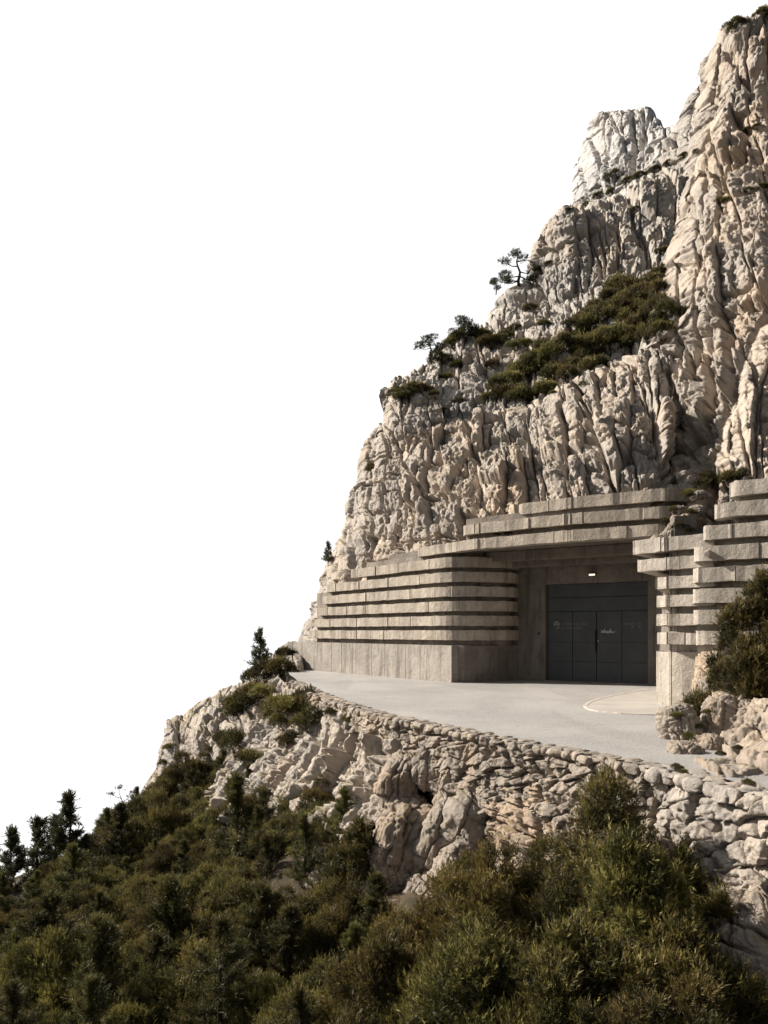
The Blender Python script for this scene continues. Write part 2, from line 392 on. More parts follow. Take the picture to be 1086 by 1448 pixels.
# middle towers above the thicket
cliff('rock_shoulder', [(640, 500, 46, 'o'), (668, 470, 46), (690, 428, 47), (706, 404, 47.6), (742, 384, 48.4), (757, 332, 49.5), (800, 291, 50), (842, 276, 50), (880, 255, 50), (932, 232, 49, 'o'), (1000, 250, 46, 'o'), (1000, 470, 40.5, 'o'), (940, 500, 39, 'o'), (760, 520, 42, 'o')],
      [(800, 340, 46.3), (860, 340, 44.8), (900, 300, 45.6), (830, 400, 44.2), (770, 410, 45.4), (720, 440, 45.6), (860, 270, 48.7), (945, 380, 42)], M_grey,
      'grey limestone shoulder of vertical blocks above the green thicket', R=1.3, s=1.2, seed=157, tall=1.9, fine=1.3)
# scrubby shelf under the shoulder
cliff('scrub_shelf', [(535, 560, 39, 'o'), (545, 541, 40), (575, 520, 41.5), (620, 490, 43.5), (668, 462, 45, 'o'), (760, 440, 44, 'o'), (850, 405, 43, 'o'), (940, 370, 42, 'o'), (1000, 370, 40.5, 'o'), (1000, 520, 34, 'o'), (860, 540, 33.5, 'o'), (720, 600, 35.2, 'o'), (560, 650, 36.5, 'o')],
      [(650, 540, 39.3), (700, 500, 40), (800, 480, 38.6), (880, 440, 38.6), (620, 590, 37.2), (740, 550, 36.6), (580, 560, 38.6)], M_grey,
      'sloping rocky shelf with low scrub across the middle of the mountain', R=1.0, s=.85, seed=173, tall=.8, big=.8, yk=.15)
# left shoulder above the drop
cliff('rock_spur', [(404, 945, 38.5, 'o'), (412, 905, 38.5), (430, 872, 38), (448, 815, 38), (470, 768, 37.5), (488, 735, 37.2), (493, 690, 37), (504, 640, 37), (524, 600, 36.8), (541, 580, 36.8), (543, 536, 37), (562, 530, 37, 'o'), (620, 560, 36, 'o'), (640, 640, 34, 'o'), (600, 900, 33.5, 'o')],
      [(520, 700, 35.6), (545, 620, 35.4), (500, 790, 34.0), (470, 825, 35.0), (450, 860, 36.1), (425, 900, 37.6), (560, 760, 32.6)], M_rock,
      'narrow buff rock spur at the left edge of the cliff', R=1.5, s=.9, seed=191, tall=1.9, big=.6)
# the big face above the bunker
cliff('cliff', [(515, 860, 33.2, 'o'), (510, 800, 33.4), (532, 740, 33.8), (548, 690, 34.3), (562, 640, 34.8), (590, 605, 35.0), (625, 588, 35), (690, 572, 34.6), (735, 560, 34.3), (790, 540, 33.5), (840, 512, 32.6), (885, 492, 31.6), (925, 482, 30.6), (958, 488, 29.8), (970, 540, 28.8), (972, 640, 27.2), (975, 700, 26, 'o'), (1010, 735, 25.6, 'o'), (720, 762, 27.6, 'o'), (640, 800, 28.8, 'o'), (600, 870, 30, 'o')],
      [(600, 780, 29.8), (680, 750, 28.3), (760, 725, 27.3), (850, 695, 26.3), (940, 690, 25.6), (900, 580, 28), (800, 620, 29.8), (690, 650, 31), (610, 680, 32), (925, 580, 27.6)], M_warm,
      'pale buff limestone cliff face above the bunker', R=1.1, s=1.08, seed=211, tall=2.3, mid=1.25, fine=1.2)
# tall buttress
cliff('rock_buttress', [(900, 740, 27.6, 'o'), (900, 600, 30, 'o'), (905, 500, 31, 'o'), (934, 475, 30.8), (936, 462, 30.6), (946, 400, 31.5), (960, 335, 32.7), (976, 280, 33.6), (987, 225, 34.5), (994, 150, 35.6), (1006, 88, 36.4), (1010, 48, 37), (1036, 24, 37.2), (1062, 20, 37), (1080, -2, 37), (1120, -30, 37, 'o'), (1220, -30, 36.5, 'o'), (1220, 720, 23.6, 'o'), (1000, 760, 25.6, 'o')],
      [(1010, 560, 27.4), (1010, 420, 29.5), (1040, 250, 32), (1050, 120, 34.4), (1000, 640, 26.4), (1070, 420, 28), (1060, 560, 26)], M_warm,
      'tall warm buff rock buttress rising past the top right corner', R=1.4, s=1.12, seed=251, tall=2.2, mid=1.35, fine=1.3)
# front rib at the right edge
cliff('rock_rib', [(1005, 720, 21, 'o'), (1022, 655, 21.6), (1036, 600, 22.2), (1052, 560, 22.6), (1064, 515, 23), (1074, 475, 23.2), (1090, 448, 23.4), (1120, 430, 23.4, 'o'), (1200, 430, 23.4, 'o'), (1200, 720, 19.8, 'o'), (1100, 740, 20, 'o')],
      [(1070, 620, 21.5), (1060, 680, 20.7)], M_warm, 'pale leaning rock rib at the right edge above the terraces', R=.7, s=.7, seed=277, tall=2.0, mid=1.2, fine=1.3, jag=.12, back=1.2)
# rocky bank left of and below the road edge
cliff('rocky_bank', [(170, 1165, 31, 'o'), (180, 1138, 32), (206, 1086, 33), (232, 1022, 34), (264, 1000, 34.5), (300, 975, 35), (345, 957, 35.5), (372, 930, 36.5), (402, 905, 37.5, 'o'), (430, 905, 37.5, 'o'), (425, 960, 32.5, 'o'), (450, 1010, 30, 'o'), (480, 1060, 27, 'o'), (480, 1180, 22.5, 'o'), (300, 1200, 26, 'o')],
      [(260, 1080, 31.8), (330, 1030, 31.2), (400, 1010, 30.2), (430, 1060, 28.2), (420, 1110, 26), (330, 1110, 28.6)], M_rock,
      'pale rocky bank falling away to the left of the road', R=1.4, s=.72, seed=301, tall=1.2, big=.8, yk=.25, back=1.4)
# bank at the right, rising from the road's inner edge
bx = [PG(*v)[:2] for v in [(1060, 1137), (975, 1100), (946, 1088), (938, 1060), (937, 1035), (950, 1012), (984, 999)]] + [np.array((8.6, 17.2))]
bx[0] = np.array((4.42, 7.2))
gx, gy = np.meshgrid(np.arange(3.2, 12, .03), np.arange(6.8, 17.4, .03)); q = np.stack([gx.ravel(), gy.ravel()], 1)
dd = np.min([seg_dist(q, bx[i], bx[i + 1]) for i in range(len(bx) - 1)], 0)
bord = np.interp(q[:, 1], [b_[1] for b_ in bx], [b_[0] for b_ in bx]); rt = q[:, 0] > bord
hz = -.15 + .28 * dd + .30 * np.clip(dd - .9, 0, None)
p3 = np.stack([q[:, 0], q[:, 1], hz], 1)
dsp = rockdisp(p3 * (1, 1, 1.5), .5, 331, .55, 1.0, 1.0, 1.0, .4); p3 += np.array((-.45, -.35, .8)) * (dsp * sst(0, .4, dd))[:, None]
ny_, nx_ = gx.shape; idx = np.arange(len(q)).reshape(ny_, nx_)
fc = np.stack([idx[:-1, :-1].ravel(), idx[:-1, 1:].ravel(), idx[1:, 1:].ravel(), idx[1:, :-1].ravel()], 1); fc = fc[rt[fc].all(1)]
link('rock_bank', mk_mesh('rock_bank', p3, fc), M_near, kind='structure', label='tumbled rock bank between the road and the right terraces')

#SOIL
# soil hillside: one sheet of ground under the scrub
HC = [P(*v) for v in [(-80, 1275, 21), (0, 1268, 21), (0, 1340, 17), (0, 1448, 12.5), (250, 1190, 26), (250, 1290, 17.5), (250, 1448, 11.5), (420, 1150, 20.5), (500, 1180, 15.6), (450, 1330, 13.4), (500, 1448, 10.4),
      (560, 1345, 11.5), (800, 1500, 7.2), (760, 1350, 9.6), (900, 1400, 8.0), (1086, 1500, 6.0), (1086, 1400, 6.9), (640, 1345, 10.9), (980, 1390, 7.5), (190, 1160, 30), (120, 1215, 25)]]
HC += [np.array(v, float) for v in [(-20, 21, -9), (-14, 31, -10), (-12, 38, -9), (-15, 10, -5.4), (0, 4, -3.6), (4, 4, -2.6), (7, 6, -1.6), (-8, 4, -4.6), (-9, 38, -4), (0, 38, -2.5), (6, 26, -2.5), (9, 12, -2)]]
hill_z = tps([(p[0], p[1]) for p in HC], [p[2] for p in HC], .15)
gx, gy = np.meshgrid(np.linspace(-17, 9, 300), np.linspace(3, 39, 400))
q = np.stack([gx.ravel(), gy.ravel()], 1); z = hill_z(q)
p3 = np.stack([q[:, 0], q[:, 1], z], 1); p3[:, 2] += .35 * fbm(p3 / 1.6, 4, 5)
# nothing of it may rise above the road
path_lim = np.where(q[:, 0] > 5.0 - (q[:, 1] - 7.5) * .352, -.4, 99); p3[:, 2] = np.minimum(p3[:, 2], path_lim)
idx = np.arange(len(q)).reshape(400, 300)
fc = np.stack([idx[:-1, :-1].ravel(), idx[:-1, 1:].ravel(), idx[1:, 1:].ravel(), idx[1:, :-1].ravel()], 1)
link('hillside', mk_mesh('hillside', p3, fc), M_soil, kind='structure', label='dark soil hillside under the scrub')

# ------------------------------------------------------------------ road
edge = [(4.72, 7.0), (4.2, 8.5), (3.83, 9.66), (1.9, 12.9), (.05, 16.3), (-1.42, 20.7), (-2.75, 26.0), (-3.75, 31.0), (-4.62, 36.8)]    # outer edge of the carriageway
def strip_mesh(name, loop, z, mat, label, **k):
    me = mk_mesh(name, np.array([(x, y, z) for x, y in loop]), [list(range(len(loop)))], False)
    return link(name, me, mat, kind='structure', label=label, **k)
strip_mesh('road', edge + [(-4.4, 37.4), (6, 30), (12, 27), (12, 8), (7, 6.6)], 0, M_road, 'light grey asphalt road in front of the bunker gate')
ap = [PG(*v) for v in [(932, 973), (900, 978), (868, 984), (843, 990), (831, 995), (827.5, 999), (832, 1003.5), (850, 1007), (880, 1009.5), (915, 1011), (950, 1012), (1000, 1012), (1000, 980)]]
strip_mesh('concrete_apron', [(p[0], p[1]) for p in ap][::-1], .012, M_apron, 'paler worn concrete apron curving out beside the gate')
def tube(pts, rad, nseg=6, cap=True):
    pts = np.array(pts, float); rad = np.broadcast_to(rad, (len(pts),)); V, Fc = [], []
    for i, p in enumerate(pts):
        t = pts[min(i + 1, len(pts) - 1)] - pts[max(i - 1, 0)]; t /= np.linalg.norm(t) + 1e-9
        a = np.cross(t, (0, 0, 1.)) if abs(t[2]) < .9 else np.cross(t, (1., 0, 0)); a /= np.linalg.norm(a); b = np.cross(t, a)
        for k in range(nseg):
            an = 2 * math.pi * k / nseg; V.append(p + rad[i] * (math.cos(an) * a + math.sin(an) * b))
    for i in range(len(pts) - 1):
        for k in range(nseg):
            k2 = (k + 1) % nseg; Fc.append([i * nseg + k, i * nseg + k2, (i + 1) * nseg + k2, (i + 1) * nseg + k])
    if cap:
        Fc.append(list(range(nseg))[::-1]); Fc.append([(len(pts) - 1) * nseg + k for k in range(nseg)])
    return V, Fc
class MB:
    def __init__(s): s.v, s.f = [], []
    def add(s, v, f):
        o = len(s.v); s.v += [tuple(x) for x in v]; s.f += [[o + i for i in q] for q in f]; return s
    def box(s, c, ux, uy, uz):
        c, ux, uy, uz = (np.array(t, float) for t in (c, ux, uy, uz))
        v = [c + a * ux + b * uy + d * uz for d in (-1, 1) for b in (-1, 1) for a in (-1, 1)]
        return s.add(v, [[0, 2, 3, 1], [4, 5, 7, 6], [0, 1, 5, 4], [2, 6, 7, 3], [0, 4, 6, 2], [1, 3, 7, 5]])
    def build(s, name, mat, parent=None, smooth=False, bevel=0, **k):
        o = link(name, mk_mesh(name, np.array(s.v), s.f, smooth), mat, parent, **k)
        if bevel:
            m = o.modifiers.new('bevel', 'BEVEL'); m.width = bevel; m.segments = 2; m.limit_method = 'ANGLE'; m.angle_limit = math.radians(40)
        return o
kb = MB(); pa = [p for p in ap[:12]]
for i in range(len(pa) - 1):
    a, b = pa[i], pa[i + 1]; t = (b - a) / np.linalg.norm(b - a); nn = np.array((-t[1], t[0], 0))
    kb.box((a + b) / 2 + (0, 0, .008), (b - a) / 2, nn * .04, (0, 0, .012))
kb.build('kerb', M_kerb, kind='structure', label='thin pale kerb line round the concrete apron')

# ------------------------------------------------------------------ the bunker
bunker = empty('bunker', (4, 26, 0), 'concrete bunker entrance with stacked horizontal bands built into the cliff', 'bunker')
bunker_off = Vector((4, 26, 0))
def bpart(mb, name, mat, parent=None, **k):
    o = mb.build(name, mat, None, **k); o.parent = parent or bunker; o.matrix_parent_inverse.identity()
    o.data.transform(__import__('mathutils').Matrix.Translation(-bunker_off)); return o
def fillet(pts, rad, n_=7):
    pts = [np.array(p, float) for p in pts]; out = [pts[0]]
    for i in range(1, len(pts) - 1):
        r = rad[i - 1]; a, b, c = pts[i - 1], pts[i], pts[i + 1]
        u = (a - b); lu = np.linalg.norm(u); u /= lu; v = (c - b); lv = np.linalg.norm(v); v /= lv
        ang = math.acos(np.clip(u @ v, -1, 1)); t = min(r / math.tan(ang / 2), lu * .48, lv * .48)
        p0, p1 = b + u * t, b + v * t
        for k in range(n_ + 1):
            s_ = k / n_; out.append((1 - s_) ** 2 * p0 + 2 * s_ * (1 - s_) * b + s_ ** 2 * p1)
    out.append(pts[-1]); return out
def resample(pts, st=.3):
    out = [pts[0]]
    for a, b in zip(pts[:-1], pts[1:]):
        L = np.linalg.norm(b - a); k = max(1, int(round(L / st)))
        for i in range(1, k + 1): out.append(a + (b - a) * i / k)
    return out
def trim_path(pts, s0):               # cut s0 metres off the start
    pts = [np.array(p, float) for p in pts]
    for i in range(len(pts) - 1):
        L = np.linalg.norm(pts[i + 1] - pts[i])
        if s0 < L: return [pts[i] + (pts[i + 1] - pts[i]) * s0 / L] + pts[i + 1:]
        s0 -= L
    return pts[-2:]
def sweep(path, z0, z1, out, depth, joints=(), seed=0, rough=.008, end=(True, True), skew=0.0):
    """slab along a plan path; outside is to the right of travel. joints: spacing of grooves; ends rounded"""
    r_ = np.random.default_rng(seed)
    path = resample([np.array(p, float) for p in path], .28); n0 = len(path)
    S = np.concatenate([[0], np.cumsum([np.linalg.norm(path[i + 1] - path[i]) for i in range(n0 - 1)])])
    stations = [(s, 0) for s in S]
    if joints:
        s = r_.uniform(.4, joints)
        while s < S[-1] - .3:
            stations = [t for t in stations if abs(t[0] - s) > .03]
            stations += [(s - .014, 0), (s - .007, 1), (s + .007, 1), (s + .014, 0)]; s += joints * r_.uniform(.65, 1.3)
    stations.sort()
    px = np.array(path)
    O, I = [], []
    er = min(.26, out + depth)
    if end[0]: stations = [(.0, 0), (.02, 0), (.05, 0), (.10, 0), (.17, 0), (.25, 0)] + [t for t in stations if t[0] > .3]
    if end[1]: stations = [t for t in stations if t[0] < S[-1] - .3] + [(S[-1] - .25, 0), (S[-1] - .15, 0), (S[-1] - .08, 0), (S[-1] - .03, 0), (S[-1], 0)]
    for s, g in stations:
        k = min(max(np.searchsorted(S, s, 'right') - 1, 0), n0 - 2); u = (s - S[k]) / (S[k + 1] - S[k])
        p = px[k] + (px[k + 1] - px[k]) * u
        a = px[max(k - 0, 0)]; b = px[min(k + 1, n0 - 1)]; t0 = b - a; t0 /= np.linalg.norm(t0)
        a2 = px[min(k + 1, n0 - 2)]; b2 = px[min(k + 2, n0 - 1)]; t1 = b2 - a2; t1 /= np.linalg.norm(t1)
        t = t0 * (1 - u) + t1 * u; t /= np.linalg.norm(t); nn = np.array((t[1], -t[0]))
        o_ = out + r_.normal(0, rough) - g * .014
        e_ = 0
        if end[0] and s < er: e_ = er * (1 - math.sqrt(max(0, 1 - (1 - s / er) ** 2)))
        if end[1] and s > S[-1] - er: e_ = max(e_, er * (1 - math.sqrt(max(0, 1 - (1 - (S[-1] - s) / er) ** 2))))
        O.append(p + nn * (o_ - e_)); I.append(p - nn * depth)
    m = MB(); nV = len(O); v = []
    for i in range(nV):
        dz = r_.normal(0, rough * .6, 2)
        v += [(*O[i], z0 + dz[0]), (*O[i], z1 + dz[1]), (*I[i], z1), (*I[i], z0)]
    f = []
    for i in range(nV - 1):
        a, b = 4 * i, 4 * (i + 1)
        for k in range(4): f.append([a + k, b + k, b + (k + 1) % 4, a + (k + 1) % 4])
    f.append([3, 2, 1, 0][::-1]); e = 4 * (nV - 1); f.append([e, e + 1, e + 2, e + 3][::-1])
    f = [q[::-1] for q in f]
    return m.add(v, f)

A_, B_ = np.array((-4.55, 36.85)), np.array((2.28, 26.3))
lw = (B_ - A_) / np.linalg.norm(B_ - A_)
base_path = [A_, B_, np.array((2.68, 26.22)), np.array((4.9, 27.35))]
bpart(sweep([A_, B_], -.2, 1.25, 0, .5, 1.25, 3, .004, (False, False)), 'base_wall', M_base, bevel=.012)
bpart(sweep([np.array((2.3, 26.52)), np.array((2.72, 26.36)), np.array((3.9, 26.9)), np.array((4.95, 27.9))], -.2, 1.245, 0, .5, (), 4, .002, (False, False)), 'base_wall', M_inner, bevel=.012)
def s_at(px):                        # metres along the left wing at a given bearing
    t = (px - CX) / F; return (t * A_[1] - A_[0]) / (lw[0] - t * lw[1])
nose = [B_ + lw * .05, (4.5, 26.9), (5.05, 28.2)]
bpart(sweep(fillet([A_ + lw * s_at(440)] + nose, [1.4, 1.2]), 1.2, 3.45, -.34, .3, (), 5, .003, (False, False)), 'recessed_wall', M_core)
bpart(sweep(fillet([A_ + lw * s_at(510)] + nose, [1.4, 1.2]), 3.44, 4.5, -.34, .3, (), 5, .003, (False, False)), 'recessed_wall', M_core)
for k in range(6):
    z0 = 1.43 + .5 * k
    bpart(sweep(fillet([A_ + lw * s_at((432, 439, 446, 452, 458, 492)[k])] + nose, [1.4, 1.2]), z0, z0 + .345, -.06 + .004 * k, .42, 2.1, 20 + k, .013, (True, False)), 'band', M_conc, bevel=.04)
# canopy rows that carry on across the gate
can = [A_ + lw * s_at(586), B_ + lw * .1, np.array((2.95, 25.3)), np.array((5.45, 23.15)), np.array((7.75, 21.75)), np.array((8.6, 21.9))]
can3 = fillet(can, [.6, .8, 2.0, .35])
bpart(sweep(can3, 4.42, 4.75, -.04, .5, 2.3, 31, .012, (True, True)), 'canopy_band', M_conc, bevel=.04)
can2 = fillet([np.array((2.55, 26.0)), np.array((3.1, 25.35)), np.array((5.5, 23.3)), np.array((7.9, 21.85)), np.array((8.8, 22.1))], [.3, 2, .4])
bpart(sweep(can2, 4.93, 5.26, 0, .5, 2.0, 32, .012, (True, True)), 'canopy_band', M_conc, bevel=.04)
can1 = fillet([np.array((4.2, 24.75)), np.array((5.6, 23.4)), np.array((8.0, 21.9)), np.array((9.0, 22.2))], [2, .45])
bpart(sweep(can1, 5.43, 5.77, 0, .6, 2.2, 33, .012, (True, True)), 'canopy_band', M_conc, bevel=.04)
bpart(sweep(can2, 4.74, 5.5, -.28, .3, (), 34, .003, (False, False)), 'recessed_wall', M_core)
# roof over the recess and ceiling
rf = MB(); rp = [tuple(p) for p in can3[6:-2]]
poly = [(p[0] + .12, p[1] + .22) for p in can3[8:-4]] + [(9.6, 22.4), (11.5, 26.5), (7, 30.5), (2, 31), (.2, 30.4)]
nv = len(poly)
rf.add([(x, y, 4.47) for x, y in poly] + [(x, y, 4.70) for x, y in poly], [list(range(nv)), list(range(nv, 2 * nv))[::-1]] + [[i, i + nv, (i + 1) % nv + nv, (i + 1) % nv] for i in range(nv)])
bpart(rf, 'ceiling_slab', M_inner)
# gate wall
GL, GR = np.array((5.64, 27.2)), np.array((8.55, 25.2)); gd = (GR - GL) / np.linalg.norm(GR - GL); gn = np.array((gd[1], -gd[0])); GW = np.linalg.norm(GR - GL); GH = 3.37
def gp(u, z, out=0.0): p = GL + gd * u + gn * out; return np.array((p[0], p[1], z))
def gbox(m, u0, u1, z0, z1, o0, o1):
    c = gp((u0 + u1) / 2, (z0 + z1) / 2, (o0 + o1) / 2)
    return m.box(c, np.array((*gd, 0)) * (u1 - u0) / 2, np.array((*gn, 0)) * (o1 - o0) / 2, (0, 0, (z1 - z0) / 2))
m = MB(); gbox(m, -1.3, 0, -.1, 4.47, -.4, 0); gbox(m, GW, GW + 1.5, -.1, 4.47, -.4, 0); gbox(m, 0, GW, GH, 4.47, -.4, 0)
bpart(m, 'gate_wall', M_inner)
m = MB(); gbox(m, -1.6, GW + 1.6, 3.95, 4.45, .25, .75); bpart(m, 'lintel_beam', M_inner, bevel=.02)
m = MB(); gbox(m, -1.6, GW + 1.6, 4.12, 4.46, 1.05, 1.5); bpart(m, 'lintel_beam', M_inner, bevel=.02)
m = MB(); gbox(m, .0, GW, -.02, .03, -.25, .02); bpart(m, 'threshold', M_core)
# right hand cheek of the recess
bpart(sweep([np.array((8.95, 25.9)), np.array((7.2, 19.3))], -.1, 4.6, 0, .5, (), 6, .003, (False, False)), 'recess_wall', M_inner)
# gate with its leaves
m = MB(); cols = [0, .93 * GW / 3.5, 1.76 * GW / 3.5, 2.62 * GW / 3.5, GW]; rows_top = [GH, GH - .47, GH - .95]
for r0, r1 in zip(rows_top[1:], rows_top[:-1]): gbox(m, .012, GW - .012, r0 + .008, r1 - .008, -.2, -.14)
gate = bpart(m, 'gate', M_gate, bevel=.004)
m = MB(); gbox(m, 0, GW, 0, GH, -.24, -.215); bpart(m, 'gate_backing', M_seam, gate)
lt = rows_top[-1]
for i in range(4):
    m = MB(); zs = [.03, .70, 1.37, lt]
    for a, b in zip(zs[:-1], zs[1:]):
        g_ = .010 if i in (0, 1, 2, 3) else 0
        gbox(m, cols[i] + (.012 if i in (0, 2) else .007), cols[i + 1] - .009, a + .003, b - (.008 if b == lt else .003), -.2, -.14)
    bpart(m, 'door_leaf', M_gate, gate, bevel=.004)
m = MB(); uc = cols[2]
gbox(m, uc - .03, uc + .012, 1.05, 1.78, -.12, -.075); gbox(m, uc - .02, uc + .002, 1.1, 1.14, -.14, -.12); gbox(m, uc - .02, uc + .002, 1.69, 1.73, -.14, -.12)
bpart(m, 'handle', M_handle, gate, bevel=.006)
m = MB(); gbox(m, uc + .05, uc + .085, 1.38, 1.43, -.14, -.115); bpart(m, 'lock', M_steel, gate, bevel=.004)
# marks on the gate: an arch emblem, two faded lines, a scribble, two round stamps
def stroke(m, pts, wd=.012, o=-.1365):
    for (u0, z0), (u1, z1) in zip(pts[:-1], pts[1:]):
        L = math.hypot(u1 - u0, z1 - z0)
        if L < 1e-5: continue
        t = np.array((*gd * (u1 - u0) / L, (z1 - z0) / L)); c = gp((u0 + u1) / 2, (z0 + z1) / 2, o)
        nn = np.array((*gn, 0)); b = np.cross(nn, t)
        m.box(c, t * (L / 2 + wd * .3), b * wd / 2, nn * .002)
def arc(cu, cz, r, a0, a1, k=14): return [(cu + r * math.cos(math.radians(a0 + (a1 - a0) * i / k)), cz + r * math.sin(math.radians(a0 + (a1 - a0) * i / k))) for i in range(k + 1)]
m = MB(); ez = 1.98; eu = .36
stroke(m, arc(eu, ez, .088, -35, 215), .02); stroke(m, [(eu - .045, ez - .01), (eu, ez + .035), (eu + .045, ez - .01)], .014); stroke(m, [(eu, ez - .03), (eu, ez + .03)], .016); stroke(m, [(eu - .01, ez - .14), (eu + .05, ez - .10), (eu + .08, ez - .14)], .013)
bpart(m, 'emblem', M_white, gate)
def glyphs(m, u, z, h, total, r_):
    end = u + total
    while u < end:
        if r_.random() < .13: u += h * .6; continue
        wd = h * r_.uniform(.45, .75); k = r_.integers(0, 5); T = h * .17
        if k == 0: stroke(m, [(u, z), (u, z + h), (u + wd, z + h), (u + wd, z)], T)
        elif k == 1: stroke(m, [(u, z + h), (u, z), (u + wd, z), (u + wd, z + h)], T)
        elif k == 2: stroke(m, [(u, z), (u + wd / 2, z + h), (u + wd, z)], T)
        elif k == 3: stroke(m, [(u + wd, z + h), (u, z + h), (u, z), (u + wd, z)], T); stroke(m, [(u, z + h / 2), (u + wd * .8, z + h / 2)], T)
        else: stroke(m, [(u + wd / 2, z), (u + wd / 2, z + h)], T); stroke(m, [(u, z + h), (u + wd, z + h)], T)
        u += wd + h * .28
r_ = np.random.default_rng(3)
m = MB(); glyphs(m, .52, 1.955, .062, .92, r_); bpart(m, 'lettering', M_faint, gate); m = MB(); glyphs(m, .53, 1.83, .05, .74, r_); bpart(m, 'lettering', M_faint, gate)
m = MB(); u0 = uc + .17; z0 = 1.70
pts = [(u0, z0), (u0 + .02, z0 + .07), (u0 + .04, z0), (u0 + .07, z0 + .05), (u0 + .08, z0), (u0 + .11, z0 + .12), (u0 + .12, z0 + .0), (u0 + .15, z0 + .05), (u0 + .17, z0), (u0 + .2, z0 + .05), (u0 + .22, z0 - .03), (u0 + .25, z0 + .05), (u0 + .28, z0), (u0 + .31, z0 + .13), (u0 + .32, z0), (u0 + .36, z0 + .05), (u0 + .38, z0), (u0 + .43, z0 + .005), (u0 + .47, z0 + .04)]
stroke(m, pts, .017); stroke(m, [(u0, z0 - .005), (u0 + .43, z0 - .005)], .014); bpart(m, 'scribble', M_white, gate)
m = MB(); u1 = cols[3] + .1; z1 = 1.98
stroke(m, [(u1, z1), (u1 + .22, z1 + .005)], .02)
for cu, cz, r in ((u1 + .27, z1 - .01, .05), (u1 + .25, z1 - .11, .035), (u1 + .48, z1 - .015, .055), (u1 + .5, z1 - .12, .035)):
    stroke(m, arc(cu, cz, r, 20, 320, 9), .017)
bpart(m, 'stamp', M_faint, gate)
# lamp, wall button, card reader
m = MB(); gbox(m, 1.58, 1.82, 3.60, 3.70, 0, .07); lamp = bpart(m, 'lamp', M_lampbody, bevel=.008)
m = MB(); gbox(m, 1.60, 1.80, 3.61, 3.67, .071, .095); bpart(m, 'lamp_lens', M_lamp, lamp)
m = MB(); gbox(m, -.26, -.20, 1.62, 1.70, 0, .04); bpart(m, 'push_button', M_handle, bevel=.005)
m = MB(); gbox(m, GW + .22, GW + .32, 1.60, 1.76, 0, .06); bpart(m, 'card_reader', M_handle, bevel=.006)

# right pier and terrace wing
def px_plan(px, d): return np.array(((px - CX) / F * d, d))
pier = fillet([px_plan(938, 21.5), px_plan(932, 18.4), px_plan(938, 17.75), px_plan(985, 17.3)], [.2, .2])
pier = fillet([(7.55, 20.8), (6.38, 18.2), (6.48, 17.8), (7.25, 17.05)], [.15, .14])
pz = [(1.44, 1.70), (1.87, 2.13), (2.30, 2.56), (2.72, 2.99), (3.15, 3.43), (3.58, 3.90)]
for k, (a, b) in enumerate(pz):
    pth = pier if k < 4 else fillet([(7.55, 20.8), (6.1 - .07 * (k - 3), 18.5 + .2 * (k - 4)), (6.46, 17.85), (7.25, 17.1)], [.15, .3])
    bpart(sweep(pth, a, b, .0, .4, 1.2, 50 + k, .012, (False, False)), 'pier_band', M_pier, bevel=.05)
bpart(sweep(pier, 1.2, 3.85, -.30, .3, (), 57, .003, (False, False)), 'pier_core', M_pier)
bpart(sweep(fillet([(7.72, 20.4), (6.60, 18.5), (6.72, 18.05), (7.33, 17.42), (7.6, 17.7)], [.03, .03, .06]), -.15, 1.26, .12, .3, (), 58, .01, (False, False)), 'pier_plinth', M_pier, bevel=.03)
wing_l = [6.86, 6.80, 6.80, 6.80, 6.82, 6.86, 6.94, 7.1]
wd = np.array((1.28, -.95)); wd = wd / np.linalg.norm(wd)
for k in range(8):
    z0 = 1.43 + .462 * k; st = np.array((wing_l[k] - .02, 17.22)) + wd * (.16 * max(0, k - 4))
    bpart(sweep([st, st + wd * 7], z0, z0 + .315, .0, .45, 1.5, 70 + k, .013, (True, False)), 'terrace_band', M_pier, bevel=.035)
bpart(sweep([np.array((6.86, 17.32)) , np.array((6.86, 17.32)) + wd * 7], 1.0, 3.75, -.2, .4, (), 81, .003, (True, False)), 'terrace_core', M_pier)
bpart(sweep([np.array((7.55, 16.95)) , np.array((7.55, 16.95)) + wd * 7], 3.74, 4.85, -.2, .4, (), 82, .003, (True, False)), 'terrace_core', M_pier)
# drain spout on the terrace
sp = P(1003, 783, 17.0); wn = np.array((wd[1], -wd[0], 0)); m = MB()
v, f = tube([sp - wn * .1, sp + wn * .08, sp + wn * .2 + np.array((0, 0, -.03))], [.085, .08, .07], 10); m.add(v, f)
bpart(m, 'drain_spout', M_pier, smooth=False, bevel=.01)

